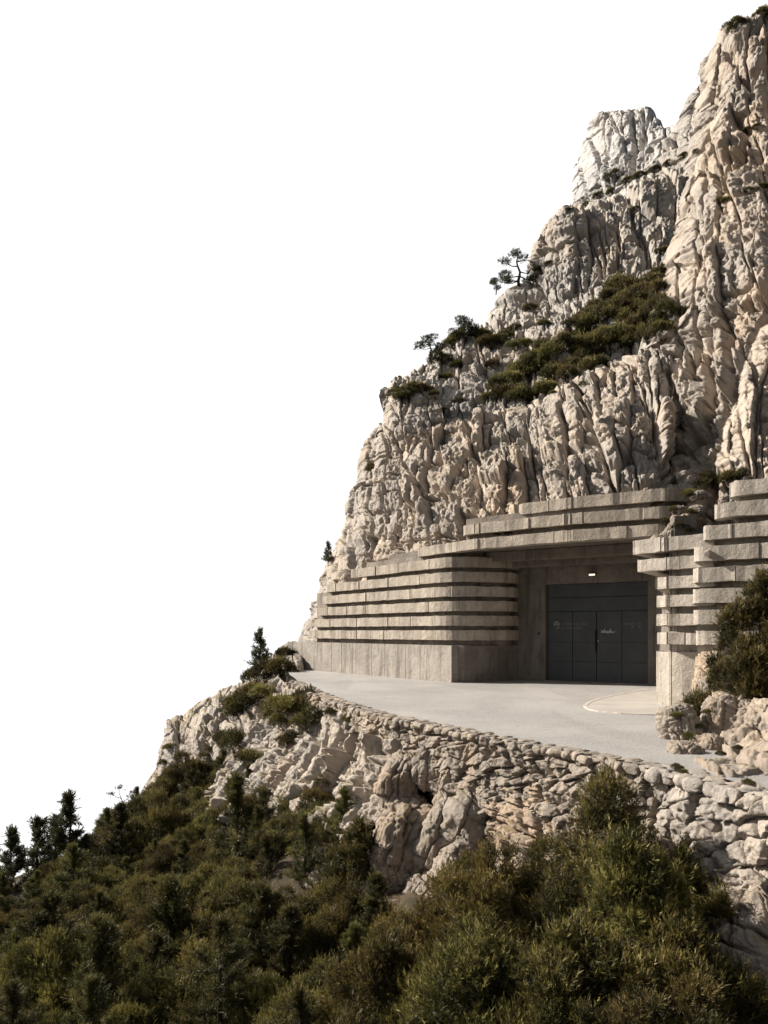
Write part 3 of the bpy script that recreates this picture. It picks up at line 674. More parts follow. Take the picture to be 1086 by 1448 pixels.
# ------------------------------------------------------------------ stone wall along the road edge
def ico(sub):
    import bmesh
    bm = bmesh.new(); bmesh.ops.create_icosphere(bm, subdivisions=sub, radius=1)
    v = np.array([x.co[:] for x in bm.verts]); f = np.array([[l.index for l in q.verts] for q in bm.faces]); bm.free(); return v, f
ICO2, ICO3, ICO5 = ico(2), ico(3), ico(6)
def blocky(v, e):
    n_ = np.abs(v) ** e * np.sign(v); return n_ / np.max(np.abs(n_), axis=0)
EDGE = [np.array(p) for p in edge]
def edge_at(s):
    for a, b in zip(EDGE[:-1], EDGE[1:]):
        L = np.linalg.norm(b - a)
        if s <= L or b is EDGE[-1]: t = (b - a) / L; return a + t * s, t, np.array((-t[1], t[0]))
        s -= L
def embankment():
    st = .027; s0, s1 = 9.0, 30.5; ns, nz = int((s1 - s0) / st), int(5.2 / st)
    sg = np.linspace(s0, s1, ns); B = np.empty((ns, 2)); Nn = np.empty((ns, 2))
    for i, x in enumerate(sg): p, t, nn = edge_at(x); B[i] = p; Nn[i] = nn
    for c in (0, 1): Nn[:, c] = np.convolve(np.pad(Nn[:, c], 40, 'edge'), np.ones(81) / 81, 'valid')
    zg = np.linspace(-.07, -5.2, nz); Zv = np.repeat(zg, ns); Bv = np.tile(B, (nz, 1)); Nv = np.tile(Nn, (nz, 1)); Sv = np.tile(sg, nz)
    out = np.interp(Sv, [9, 11.5, 16, 24, 30.5], [.10, .30, .42, .45, .40]) + .38 * -Zv + .35 * np.clip(-Zv - 1.2, 0, None)
    p = np.column_stack([Bv + Nv * out[:, None], Zv]); n3 = unit_(np.column_stack([Nv, np.full(len(p), .45)]))
    d = rockdisp(np.column_stack([Sv, out, Zv]), .62, 313, .8, 1.3, 1.1, 1.2) * sst(0, .45, -Zv)
    p = p + n3 * d[:, None]
    idx = np.arange(len(p)).reshape(nz, ns)
    fq = np.stack([idx[:-1, :-1].ravel(), idx[:-1, 1:].ravel(), idx[1:, 1:].ravel(), idx[1:, :-1].ravel()], 1)
    link('road_embankment', mk_mesh('road_embankment', p, fq), M_rock, kind='structure', label='weathered rock face dropping from the outer edge of the road')
def unit_(a): return a / np.linalg.norm(a, axis=1)[:, None]
def stone_wall(s0, s1, hfun, label, size, off, seed, mat, rough_=1.0):
    r_ = np.random.default_rng(seed); V, Fc, T = [], [], 0
    def put(c, R, dims, ex):
        nonlocal T
        v, f = ICO3 if dims[0] > .1 else ICO2
        v = blocky(v, ex); v = v * dims
        for k_ in range(6):
            n_ = r_.normal(size=3); n_ /= np.linalg.norm(n_); pr = v @ n_; v = v - n_ * np.clip(pr - pr.max() * r_.uniform(.55, .9), 0, None)[:, None] * .95
        v = v * (1 + .12 * fbm(v / (.8 * dims.max()) + r_.uniform(-50, 50, 3), 2, seed)[:, None]) + .010 * vnoise(v * 22 + r_.uniform(-50, 50, 3), seed)[:, None]
        V.append(v @ R.T + c); Fc.append(f + T); T += len(v)
    def frame(t, nn, tilt):
        R = np.stack([np.array((*t, 0)), np.array((*nn, 0)), np.array((0, 0, 1.))], 1)
        a = tilt; Rz = np.array([[math.cos(a), 0, -math.sin(a)], [0, 1, 0], [math.sin(a), 0, math.cos(a)]])
        b = r_.normal(0, .16); Rb = np.array([[math.cos(b), -math.sin(b), 0], [math.sin(b), math.cos(b), 0], [0, 0, 1]])
        return R @ Rz @ Rb
    # face: irregular stones fitted edge to edge, open joints between
    st = .0145; ns, nz = int((s1 - s0) / st), int(2.9 / st)
    S_, Z_ = np.meshgrid(np.linspace(s0, s1, ns), np.linspace(.03, -2.87, nz)); sv, zv = S_.ravel(), Z_.ravel()
    base = np.empty((len(sv), 3)); nrm = np.empty((len(sv), 3)); cum = 0
    for a, b in zip(EDGE[:-1], EDGE[1:]):
        L = np.linalg.norm(b - a); m_ = (sv >= cum) & (sv <= cum + L + (99 if b is EDGE[-1] else 0)); t = (b - a) / L
        base[m_, :2] = a + t * (sv[m_] - cum)[:, None]; nrm[m_] = (-t[1], t[0], .1); cum += L
    base[:, 2] = zv
    c3 = np.stack([sv, np.zeros(len(sv)), zv], 1)
    wv = np.stack([fbm(c3 / .5, 2, seed + 1), np.zeros(len(sv)), fbm(c3 / .5, 2, seed + 2)], 1) * .07
    sc_ = size * (1 + .5 * np.clip((base[:, 1] - 9) / 12, 0, 1))
    cc = (c3 + wv) / np.stack([sc_ * 1.06, sc_, sc_ * .92], 1) + 31.7
    f1, e, i, tl, rel = wcell(cc, seed)
    f1b, e2, i2, tl2, _ = wcell(cc * 2.3 + 3.1, seed + 9)
    dp_ = .10 * (i - .5) + .12 * tl - .015 * f1 * f1 - .15 * (1 - sst(.015, .10, e)) + .02 * (i2 - .5) + .05 * tl2 * sst(.05, .2, e2)
    dp_ += .016 * fbm(c3 / .06, 3, seed + 3) + .05 * fbm(c3 / .8, 2, seed + 4)
    Hs = np.array([hfun(x) for x in np.linspace(s0, s1, ns)]); Hv = np.tile(Hs, nz) * (1 + .14 * fbm(c3 / .6, 2, seed + 6)) + .06 * (i - .5)
    pos = base + nrm * (off + .10 * -zv + dp_ * rough_)[:, None]; pos[:, 2] = zv
    idx = np.arange(len(sv)).reshape(nz, ns)
    fq = np.stack([idx[:-1, :-1].ravel(), idx[1:, :-1].ravel(), idx[1:, 1:].ravel(), idx[:-1, 1:].ravel()], 1)[:, ::-1]
    fq = fq[(-zv < Hv)[fq].all(1)]
    root = link('stone_wall', mk_mesh('stone_wall', pos, fq), mat, label=label, category='wall')
    for rowz, dens in ((.0, 1.), (-.5, .08), (-.85, .08), (-1.25, .12)):
        s = s0 + r_.uniform(0, .2)
        while s < s1:
            p, t, nn = edge_at(s); k = 1 + .04 * max(0, p[1] - 9); L = size * k * (r_.uniform(.8, 1.7) if rowz == 0 else r_.uniform(.45, 1.2))
            if r_.random() < dens and -rowz < hfun(s):
                z_ = rowz + .02 + r_.normal(0, .006 if rowz > -.1 else .12); dz_ = size * (r_.uniform(.22, .42) if rowz < 0 else r_.uniform(.34, .46))
                put(np.array((*(p + t * L / 2 + nn * (off + .10 * -z_ - .03 + r_.normal(0, .035))), z_ - dz_ * .6)), frame(t, nn, r_.normal(0, .05 if rowz > -.1 else .5)), np.array((L * .53, size * r_.uniform(.4, .6), dz_)), r_.uniform(.5, .8))
            if rowz == 0.:
                for q_ in (.0, .22):
                    put(np.array((*(p + t * (L / 2 + r_.normal(0, .05)) + nn * (off - .16 - q_ + r_.normal(0, .03))), -.03 + r_.normal(0, .004))), frame(t, nn, r_.normal(0, .06)), np.array((L * .54, .15, .05)), r_.uniform(.4, .6))
            s += L * .96
    link('coping', mk_mesh('coping', np.concatenate(V), np.concatenate(Fc)), mat, root)
    return root
def rock_stone(name, a, b, c): return rock_mat(name, a, b, c, .0, 2.2)
M_stone = rock_stone('dry_stone', (.40, .335, .27), (.29, .255, .22), (.38, .28, .20))
M_stone2 = rock_stone('pale_dry_stone', (.47, .41, .35), (.36, .325, .29), (.42, .335, .25))
stone_wall(0, 3.0, lambda s: 1.95, 'taller pale dry stone wall section with big stones at the right edge of the photo', .235, .46, 11, M_stone2)
stone_wall(2.98, 21, lambda s: float(np.interp(s, [2.9, 4, 6.5, 9, 11, 15, 19, 21], [1.5, 1.45, 1.15, .85, .55, .4, .3, .2])), 'long dry stone retaining wall of small dark jointed stones under the road edge', .155, .42, 12, M_stone)

embankment()
# rock footing under the wall
cliff('rock_footing', [(600, 1065, 14.6, 'o'), (700, 1085, 12.7, 'o'), (800, 1120, 10.9, 'o'), (900, 1160, 9.6, 'o'), (985, 1210, 8.6, 'o'), (1130, 1260, 7.5, 'o'), (1130, 1500, 6.6, 'o'), (900, 1440, 8.0, 'o'), (700, 1330, 10.8, 'o'), (590, 1290, 12.6, 'o')],
      [(760, 1170, 11.2), (900, 1260, 9.0), (1000, 1320, 7.9), (700, 1200, 12.1), (820, 1200, 10.2)], M_near, 'tumbled rock footing below the dry stone wall', R=.4, s=.36, seed=351, tall=1.0, yk=.4)

# ------------------------------------------------------------------ boulders
def boulder(px, py, d, wpx, hpx, lean, label, group, seed, ex=.72, deep=.9, mat=None, s=None, turn=0):
    r_ = np.random.default_rng(seed); v, f = ICO5
    rx, rz = wpx / 2 / F * d, hpx / 2 / F * d; dims = np.array((rx, min(rx, rz) * deep + .3 * abs(rx - rz), rz))
    u = blocky(v, ex) * dims
    # a few flat breaks
    for k in range(7):
        nn = r_.normal(size=3); nn /= np.linalg.norm(nn); lim = np.abs(u @ nn).max() * r_.uniform(.62, .85)
        ex_ = np.clip(u @ nn - lim, 0, None); u -= nn * ex_[:, None] * .85
    sc = s or max(rx, rz) * .62
    nrm = u / (dims ** 2); nrm /= np.linalg.norm(nrm, axis=1)[:, None]
    disp = rockdisp(u + r_.uniform(-90, 90, 3), sc, seed, .0, 1.5, .55, .9, .6)
    u = u + nrm * disp[:, None] * .8
    o = link('boulder', mk_mesh('boulder', u, f), mat or M_near, label=label, category='boulder')
    if group: o['group'] = group
    o.location = P(px, py, d); o.rotation_euler = (r_.normal(0, .1), math.radians(lean), turn + r_.normal(0, .3)); return o
OB = [(562, 1112, 14.2, 60, 104, 8, 'rounded upright block at the top left of the outcrop under the road edge'), (606, 1088, 14.0, 46, 66, 0, 'squarish block between two taller ones at the top of the outcrop'),
      (642, 1118, 13.5, 44, 80, 6, 'right hand block at the top of the outcrop, joining the small stone wall'), (566, 1180, 13.8, 78, 150, 14, 'broad pitted slab in the middle left of the outcrop'),
      (618, 1188, 13.3, 56, 140, 16, 'narrow pitted slab in the middle of the outcrop'), (668, 1168, 13.0, 84, 130, 24, 'wide leaning slab at the right of the outcrop'),
      (700, 1192, 12.7, 44, 76, 8, 'dark rounded block at the right end of the outcrop'), (558, 1242, 13.3, 54, 56, -8, 'small squat block low on the left of the outcrop'),
      (592, 1270, 12.9, 50, 96, 28, 'lowest leaning slab of the outcrop beside the rusty scrub'), (640, 1238, 12.6, 66, 100, 26, 'sloping slab behind the rusty scrub'), (532, 1275, 13.2, 60, 70, 12, 'low rough block at the foot of the outcrop')]
for i, b in enumerate(OB): boulder(*b, None, 400 + i)
RB = [(962, 1028, 12.6, 60, 66, -6, 'rounded boulder at the edge of the road, nearest the apron'), (1030, 1030, 12.6, 84, 100, 8, 'large pale boulder under the right hand shrub'), (1086, 1040, 12.0, 80, 104, 12, 'big boulder at the right edge below the shrub'),
      (966, 1074, 11.2, 56, 54, 0, 'small boulder in the road corner above the wall'), (1000, 1066, 11.6, 50, 66, 14, 'knobbly boulder in the middle of the right hand rock pile'), (1006, 1100, 10.4, 62, 46, -10, 'low flat boulder just behind the wall top'),
      (1046, 1092, 10.8, 62, 60, 10, 'rough boulder under the large pale one'), (1084, 1104, 10.0, 62, 52, -6, 'boulder behind the wall at the right edge'), (1004, 962, 16.2, 44, 86, 6, 'upright rock against the pale concrete plinth'), (986, 1008, 13.9, 56, 44, -12, 'flat tan slab in front of the plinth'),
      (1010, 985, 14.6, 50, 60, 10, 'grey rock behind the flat tan slab'), (1064, 1000, 13.6, 60, 60, -8, 'rock half hidden at the foot of the right hand shrub')]
for i, b in enumerate(RB): boulder(*b, None, 430 + i)
TB = [(955, 742, 20.3, 26, 26, 0), (944, 760, 19.6, 30, 22, 12), (972, 738, 19.8, 24, 26, 0), (985, 722, 20.6, 22, 16, 0), (962, 722, 21.6, 24, 14, 0), (934, 768, 19.0, 34, 20, 18), (990, 700, 21.4, 34, 14, -8)]
for i, b in enumerate(TB): boulder(*b, 'small pale stone lying in the gap above the right hand pier', 'stones in the gap above the pier', 450 + i, deep=1.2)

# ------------------------------------------------------------------ foliage
def unit(a): return a / (np.linalg.norm(a, axis=-1, keepdims=True) + 1e-9)
def sprigs(pos, dirs, L, M, nl, nw, tone, r_, flat=1.0):
    """each sprig is a stem beset with M narrow leaves; returns triangles and a tone per corner"""
    n_ = len(pos); t = (np.linspace(.05, 1, M)[None] + r_.normal(0, .04, (n_, M)))
    base = pos[:, None] + dirs[:, None] * (L[:, None] * t)[..., None]
    rnd = r_.normal(size=(n_, M, 3)); perp = rnd - (rnd * dirs[:, None]).sum(-1, keepdims=True) * dirs[:, None]; perp = unit(perp)
    al = np.radians(62 - 42 * np.clip(t, 0, 1))[..., None] * flat
    nd = dirs[:, None] * np.cos(al) + perp * np.sin(al)
    ln = (nl * (1.05 - .35 * t) * r_.uniform(.75, 1.2, (n_, M)))[..., None]
    wv = unit(np.cross(nd, r_.normal(size=(n_, M, 3)))) * nw * .5
    tri = np.stack([base - wv, base + wv, base + nd * ln], 2)
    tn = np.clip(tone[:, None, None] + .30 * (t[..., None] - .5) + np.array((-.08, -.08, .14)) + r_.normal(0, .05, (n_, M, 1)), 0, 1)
    return tri.reshape(-1, 3), np.broadcast_to(tn, (n_, M, 3)).reshape(-1)
def fol_mesh(name, parts):
    V = np.concatenate([p[0] for p in parts]); T = np.concatenate([p[1] for p in parts])
    return mk_mesh(name, V, np.arange(len(V)).reshape(-1, 3), False, T)
def on_lobes(lobes, n_, r_, up=.5, thick=.35, zmin=-.35):
    """sprig seats on the outer shell of a heap of lobes; those buried in another lobe are dropped"""
    C = np.array([l[0] for l in lobes]); Rr = np.array([np.broadcast_to(l[1], 3) for l in lobes], float)
    ar = (Rr[:, 0] * Rr[:, 2]); k = r_.choice(len(lobes), n_ * 2, p=ar / ar.sum())
    u = unit(r_.normal(size=(n_ * 2, 3))); u[:, 2] = np.where(u[:, 2] < zmin, -u[:, 2], u[:, 2])
    pos = C[k] + u * Rr[k] * (1 - thick * r_.random((n_ * 2, 1)) ** 1.6)
    dp_ = np.zeros(len(pos), bool)
    for c, rr in zip(C, Rr): dp_ |= (((pos - c) / rr) ** 2).sum(1) < .42
    ok = ~dp_ & (pos[:, 2] > .01); pos, u, k = pos[ok][:n_], u[ok][:n_], k[ok][:n_]
    d = unit(u * (1 - up) + np.array((0, 0, up)) + r_.normal(0, .28, (len(u), 3)))
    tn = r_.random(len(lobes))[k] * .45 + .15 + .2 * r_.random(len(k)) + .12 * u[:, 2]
    return pos, d, tn
def stems(lobes, r_, r0=.05, foot=(0, 0, -.15)):
    m = MB()
    for c, rr in lobes:
        c = np.array(c, float); f = np.array(foot) + r_.normal(0, .03, 3); mid = f * .4 + c * .6 + np.array((0, 0, -.12 * c[2])) + r_.normal(0, .04, 3)
        m.add(*tube([f, mid, c], [r0, r0 * .6, r0 * .2], 5))
    return m
HID = []
def proto(name, mesh, lm, stem_mb, stem_name='stem', fname='foliage', bark=None):
    o = bpy.data.objects.new(name, None); o.empty_display_size = .2; COL.objects.link(o)
    link(fname, mesh, lm, o); stem_mb.build(stem_name, bark or M_bark, o, True)
    o['label'] = name; o['category'] = name; HID.append(o); return o
def scrub_proto(name, seed, n_, M, nl, nw, Ls, lm, H=.85, nlobes=13, up=.5, spread=.72, lr=(.26, .46), jig=0.):
    r_ = np.random.default_rng(seed); lobes = []
    for i in range(nlobes):
        a = r_.uniform(0, 6.28); q_ = spread * math.sqrt(r_.random()); zz = (H - .30) * (1 - (q_ / (spread * 1.25)) ** 2) * r_.uniform(.55 - jig, 1.12 + jig) + .14
        lr_ = r_.uniform(*lr); lobes.append(((q_ * math.cos(a), q_ * math.sin(a), zz), np.array((lr_, lr_, lr_ * r_.uniform(.75, 1.1)))))
    pos, d, tn = on_lobes(lobes, n_, r_, up)
    ln_ = r_.uniform(.6, 1.3, len(pos)) * Ls * np.where(r_.random(len(pos)) < .06, 1.9, 1)
    me = fol_mesh('foliage', [sprigs(pos, d, ln_, M, nl, nw, tn, r_)])
    return proto(name, me, lm, stems(lobes, r_, .03))
def spire_proto(name, seed, n_, M, nl, nw, Ls, lm, H=2.2, R=.62, top=.12, nlev=9, per=6):
    """upright young conifer: leader plus whorls of upturned boughs"""
    r_ = np.random.default_rng(seed); lobes = []; m = MB()
    m.add(*tube([(0, 0, -.2), (r_.normal(0, .02), r_.normal(0, .02), H * .5), (r_.normal(0, .03), 0, H * .97)], [.045 * H / 2, .03 * H / 2, .008], 7))
    P_, D_, T_ = [], [], []
    for l in range(nlev):
        f = (l + .5) / nlev; z0 = H * (.06 + .90 * f); rr = R * (1 - f) ** .8 * r_.uniform(.8, 1.15) + top * .5
        for b in range(max(3, int(per * (1.1 - .55 * f)))):
            a = r_.uniform(0, 6.28); out = rr * r_.uniform(.6, 1.1); rise = out * r_.uniform(.25, .75)
            e = np.array((math.cos(a) * out, math.sin(a) * out, z0 + rise)); s_ = np.array((0, 0, z0))
            mid = s_ * .45 + e * .55 - np.array((0, 0, rise * .3)); m.add(*tube([s_, mid, e], [.014 * H / 2, .009, .003], 4, False))
            k = int(n_ / (nlev * per) * (.35 + out / R)); t = r_.random(k) ** .7
            p = ((1 - t) ** 2)[:, None] * s_ + (2 * t * (1 - t))[:, None] * mid + (t ** 2)[:, None] * e
            ax = unit((e - mid)[None])[0]; d = unit(ax * .75 + np.array((0, 0, .35)) + r_.normal(0, .5, (k, 3)))
            P_.append(p + r_.normal(0, .025 * H / 2, (k, 3))); D_.append(d); T_.append(np.full(k, r_.uniform(.1, .6)) + .2 * t)
    k = n_ // 8; z = H * (1 - .3 * r_.random(k)); P_.append(np.stack([r_.normal(0, .02, k), r_.normal(0, .02, k), z - .06], 1)); D_.append(unit(np.array((0, 0, 1.)) + r_.normal(0, .35, (k, 3)))); T_.append(np.full(k, .6))
    pos, d, tn = np.concatenate(P_), np.concatenate(D_), np.concatenate(T_)
    me = fol_mesh('crown', [sprigs(pos, d, r_.uniform(.7, 1.3, len(pos)) * Ls, M, nl, nw, np.clip(tn, 0, 1), r_)])
    return proto(name, me, lm, m, 'trunk', 'crown')
def ridge_pine_proto(name, seed, H, pads, lean, lm, n_=900, nl=.16, nw=.035):
    """gnarled mountain pine: bent trunk, crooked limbs, flat pads of needles"""
    r_ = np.random.default_rng(seed); m = MB(); k = 7
    tr = [np.array((lean * (i / k) ** 1.4 * H + .04 * H * math.sin(i * 1.7 + seed), .03 * H * math.cos(i * 2.1), H * i / k * .96 - (.25 if i == 0 else 0))) for i in range(k + 1)]
    m.add(*tube(tr, np.linspace(.05 * H, .010 * H, k + 1), 7))
    lobes = []
    for (f, a, out, dz, rr) in pads:
        s_ = tr[min(k, int(f * k))]; e = s_ + np.array((math.cos(math.radians(a)) * out * H, math.sin(math.radians(a)) * out * H, dz * H))
        mid = (s_ + e) / 2 + np.array((0, 0, -.05 * H)) + r_.normal(0, .02 * H, 3); m.add(*tube([s_, mid, e], [.02 * H, .014 * H, .006 * H], 5, False))
        for j in range(3):
            c = e + r_.normal(0, .35, 3) * rr * H * (1, 1, .25); q_ = rr * H * r_.uniform(.55, .9); lobes.append((c, np.array((q_, q_, q_ * .42))))
            m.add(*tube([mid, (mid + c) / 2 + r_.normal(0, .01 * H, 3), c], [.010 * H, .007 * H, .003 * H], 4, False))
    pos, d, tn = on_lobes(lobes, n_, r_, .45, .6, -.9)
    me = fol_mesh('crown', [sprigs(pos, d, r_.uniform(.7, 1.3, len(pos)) * nl * 1.3, 8, nl, nw, tn * .8, r_)])
    return proto(name, me, lm, m, 'trunk', 'crown')

bpy.context.view_layer.update()
DG = bpy.context.evaluated_depsgraph_get(); CAMP = Vector((0, 0, ZC))
def hit(px, py):
    d = Vector((px - CX, F, HY - py)).normalized(); ok, loc, nor, i, ob, mt = SC.ray_cast(DG, CAMP, d, distance=200)
    return (loc, ob.name if ok else None) if ok else (None, None)
def px_of(p): return CX + p[0] / p[1] * F, HY - (p[2] - ZC) / p[1] * F

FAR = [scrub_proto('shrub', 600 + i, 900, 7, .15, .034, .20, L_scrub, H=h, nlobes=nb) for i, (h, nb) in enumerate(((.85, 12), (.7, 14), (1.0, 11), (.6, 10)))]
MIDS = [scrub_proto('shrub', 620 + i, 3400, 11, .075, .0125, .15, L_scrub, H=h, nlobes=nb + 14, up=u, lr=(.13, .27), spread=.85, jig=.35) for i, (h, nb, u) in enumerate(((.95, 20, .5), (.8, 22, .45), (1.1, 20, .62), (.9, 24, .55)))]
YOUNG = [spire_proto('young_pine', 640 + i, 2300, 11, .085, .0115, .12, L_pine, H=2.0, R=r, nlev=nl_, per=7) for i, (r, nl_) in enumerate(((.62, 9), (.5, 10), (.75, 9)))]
def used(o, loc, rz, sc, label, group=None, cat='shrub', first={}):
    """first placement moves the thing itself, later ones copy it"""
    if o in HID:
        HID.remove(o); o.location = loc; o.rotation_euler = (0, 0, rz); o.scale = sc if hasattr(sc, '__len__') else (sc, sc, sc); o['label'] = label; o['category'] = cat
        if group: o['group'] = group
        return o
    c = copy_thing(o, loc, rz, sc, label, group); c['category'] = cat; return c

# --- scrub on the hillside
lim = [(-40, 1280), (0, 1262), (60, 1232), (110, 1205), (190, 1134), (250, 1092), (330, 1062), (400, 1066), (440, 1062), (500, 1085), (528, 1150), (545, 1290), (575, 1312), (620, 1290), (700, 1265), (800, 1180), (900, 1250), (960, 1330), (1100, 1420)]
LX, LY = [a for a, b in lim], [b for a, b in lim]
r_ = np.random.default_rng(77); placed = []
for tries in range(9000):
    x = r_.uniform(-13, 4.5); y = r_.uniform(6.2, 31); z = float(hill_z(np.array([[x, y]]))[0])
    px, py = px_of((x, y, z))
    if px < -70 or px > 960 or py > 1560: continue
    rad = r_.uniform(.50, .92) * (1 + .012 * max(0, y - 12)); hgt = 1.0 * rad
    top = px_of((x, y, z + hgt * 1.1))[1]; wpx = rad / y * F
    if top < np.interp(px, LX, LY) - 4 or top < np.interp(px + wpx * .5, LX, LY) - 14: continue
    if any((x - a) ** 2 + (y - b) ** 2 < ((rad + c) * .54) ** 2 for a, b, c in placed): continue
    placed.append((x, y, rad))
    k = len(placed) % 7
    if k in (2, 5): used(YOUNG[len(placed) % 3], (x, y, z - .05), r_.uniform(0, 6.28), rad * .95 * r_.uniform(.8, 1.15), 'young pine among the dense scrub of the lower slope', 'young pines in the lower scrub', 'tree')
    else: used(MIDS[r_.integers(0, 4)], (x, y, z - .06), r_.uniform(0, 6.28), (rad, rad, rad * r_.uniform(.85, 1.25)), 'olive green shrub in the dense scrub of the lower slope', 'scrub on the lower slope')
print('hillside plants', len(placed), sum(1 for i in range(1, len(placed) + 1) if i % 7 not in (2, 5)))
# --- the nearer young pines that stand out of the scrub
for i, (px, py, d, hpx, lab) in enumerate([(335, 1098, 17.5, 190, 'broad dark young pine topping the scrub below the rocky bank'), (240, 1245, 13.0, 230, 'pointed young pine in front of the scrub, left of the middle'), (70, 1262, 13.5, 220, 'young pine at the lower left with a dark narrow crown'),
        (368, 1252, 12.0, 150, 'slim young pine with a bare pale stem under its tip'), (412, 1282, 11.6, 150, 'slim upright young pine right of the bare stemmed one'), (470, 1235, 14.0, 170, 'young pine at the foot of the grey rock left of the outcrop'),
        (424, 1400, 8.5, 130, 'smallest pine tip at the bottom edge of the photo'), (140, 1300, 11.5, 210, 'young pine rising between the two pointed ones at lower left'), (310, 1300, 10.5, 190, 'dense young pine in front of the slim pair'), (500, 1310, 10.2, 170, 'young pine beside the foot of the outcrop')]):
    top = P(px, py, d); h = hpx / F * d; used(YOUNG[i % 3], (top[0], d, top[2] - h), i * 1.3, h / 2.0, lab, None, 'tree')
# --- big shrubs in front
def cone_proto(name, seed, lm, H, R, n_, lean=0.0, nl=.075, nw=.0115, M=12, Ls=.15, pw=.75, nlob=60):
    r_ = np.random.default_rng(seed); lobes = []
    for i in range(nlob):
        f = r_.random() ** .8; a = r_.uniform(0, 6.28); q_ = R * (1 - f) ** pw * math.sqrt(r_.uniform(.2, 1.15)); lr_ = R * r_.uniform(.10, .25) * (1 - .55 * f)
        lobes.append(((q_ * math.cos(a) + lean * f, q_ * math.sin(a), H * (.04 + .88 * f * r_.uniform(.85, 1.08))), np.array((lr_, lr_, lr_ * r_.uniform(1.2, 2.4)))))
    for k in range(5): lobes.append(((lean * (.8 + .05 * k) + r_.normal(0, .03), r_.normal(0, .03), H * (.74 + .055 * k)), np.array((.095 - .018 * k, .095 - .018 * k, .2)) * min(R, 1.2) / .9))
    pos, d, tn = on_lobes(lobes, n_, r_, .58, .55)
    tn = np.clip(tn + r_.normal(0, .16, len(tn)), 0, 1)
    ln_ = r_.uniform(.5, 1.3, len(pos)) * Ls * np.where(r_.random(len(pos)) < .08, 1.7, 1)
    me = fol_mesh('foliage', [sprigs(pos, d, ln_, M, nl, nw, tn, r_)])
    return proto(name, me, lm, stems(lobes, r_, .022))
def stand(o, px_top, py_top, d, label, H):
    t = P(px_top, py_top, d); used(o, (t[0], d, t[2] - H), 0, 1, label)
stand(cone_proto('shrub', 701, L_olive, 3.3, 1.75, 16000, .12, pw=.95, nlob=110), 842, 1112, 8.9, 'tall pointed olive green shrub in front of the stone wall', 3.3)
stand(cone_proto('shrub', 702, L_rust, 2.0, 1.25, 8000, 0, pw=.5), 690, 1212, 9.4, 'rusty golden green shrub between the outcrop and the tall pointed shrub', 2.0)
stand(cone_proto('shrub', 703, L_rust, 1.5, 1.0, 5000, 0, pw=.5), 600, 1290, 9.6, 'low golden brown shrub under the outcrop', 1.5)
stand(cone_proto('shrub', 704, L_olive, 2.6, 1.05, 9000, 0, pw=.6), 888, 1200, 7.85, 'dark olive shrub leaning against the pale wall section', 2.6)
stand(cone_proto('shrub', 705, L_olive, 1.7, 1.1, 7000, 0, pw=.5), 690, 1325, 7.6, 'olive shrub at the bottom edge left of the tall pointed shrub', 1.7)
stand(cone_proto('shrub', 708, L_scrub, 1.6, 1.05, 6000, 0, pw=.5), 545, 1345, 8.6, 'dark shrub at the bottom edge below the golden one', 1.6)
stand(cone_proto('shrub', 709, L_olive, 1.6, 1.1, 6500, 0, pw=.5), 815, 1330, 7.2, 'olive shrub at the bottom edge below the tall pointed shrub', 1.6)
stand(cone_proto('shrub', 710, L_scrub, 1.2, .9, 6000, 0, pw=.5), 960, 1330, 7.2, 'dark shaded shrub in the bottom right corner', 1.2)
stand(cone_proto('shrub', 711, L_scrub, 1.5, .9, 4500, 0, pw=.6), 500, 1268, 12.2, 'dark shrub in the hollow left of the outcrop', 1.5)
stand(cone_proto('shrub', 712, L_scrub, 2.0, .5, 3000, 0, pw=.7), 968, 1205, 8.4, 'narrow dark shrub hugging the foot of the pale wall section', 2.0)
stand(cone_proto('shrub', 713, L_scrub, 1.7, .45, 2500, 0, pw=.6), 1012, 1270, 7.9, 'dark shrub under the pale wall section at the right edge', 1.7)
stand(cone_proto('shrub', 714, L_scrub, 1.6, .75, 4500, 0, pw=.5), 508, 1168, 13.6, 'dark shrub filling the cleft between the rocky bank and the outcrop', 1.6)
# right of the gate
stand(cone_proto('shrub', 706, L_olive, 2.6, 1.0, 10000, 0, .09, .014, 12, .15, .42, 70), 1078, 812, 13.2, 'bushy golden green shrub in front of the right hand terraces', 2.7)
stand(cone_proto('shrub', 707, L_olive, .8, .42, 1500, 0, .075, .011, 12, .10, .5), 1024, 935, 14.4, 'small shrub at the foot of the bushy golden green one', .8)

# --- plants on the rock
def at(px, py, dz=0.0):
    l, nme = hit(px, py)
    return None if l is None else (l.x, l.y, l.z + dz)
def rock_shrub(px, py, wpx, label, group=None, proto_=None, hs=1.0):
    l = at(px, py)
    if l is None: return
    rad = wpx / 2 / F * l[1]; used(proto_ or FAR[int(px * 7 + py) % 4], (l[0], l[1] + rad * .15, l[2] - rad * .18), px * .37, (rad, rad, rad * hs), label, group)
r_ = np.random.default_rng(91)
thick = np.array([(702, 560), (715, 528), (760, 500), (800, 482), (845, 430), (872, 404), (905, 402), (938, 386), (948, 440), (940, 470), (905, 484), (868, 500), (835, 520), (800, 535), (770, 552), (735, 566)], float)
pts = []
for _t in range(5000):
    c = np.array((r_.uniform(700, 948), r_.uniform(385, 566)))
    if inside(c[None], thick)[0] and all(np.hypot(*(c - o)) > 15 for o in pts): pts.append(c)
for c in sorted(pts, key=lambda c: c[1]): rock_shrub(c[0], c[1] + 8, r_.uniform(36, 54), 'dark green shrub in the thicket that fills the slanting ledge', 'thicket on the slanting ledge', None, r_.uniform(.9, 1.25))
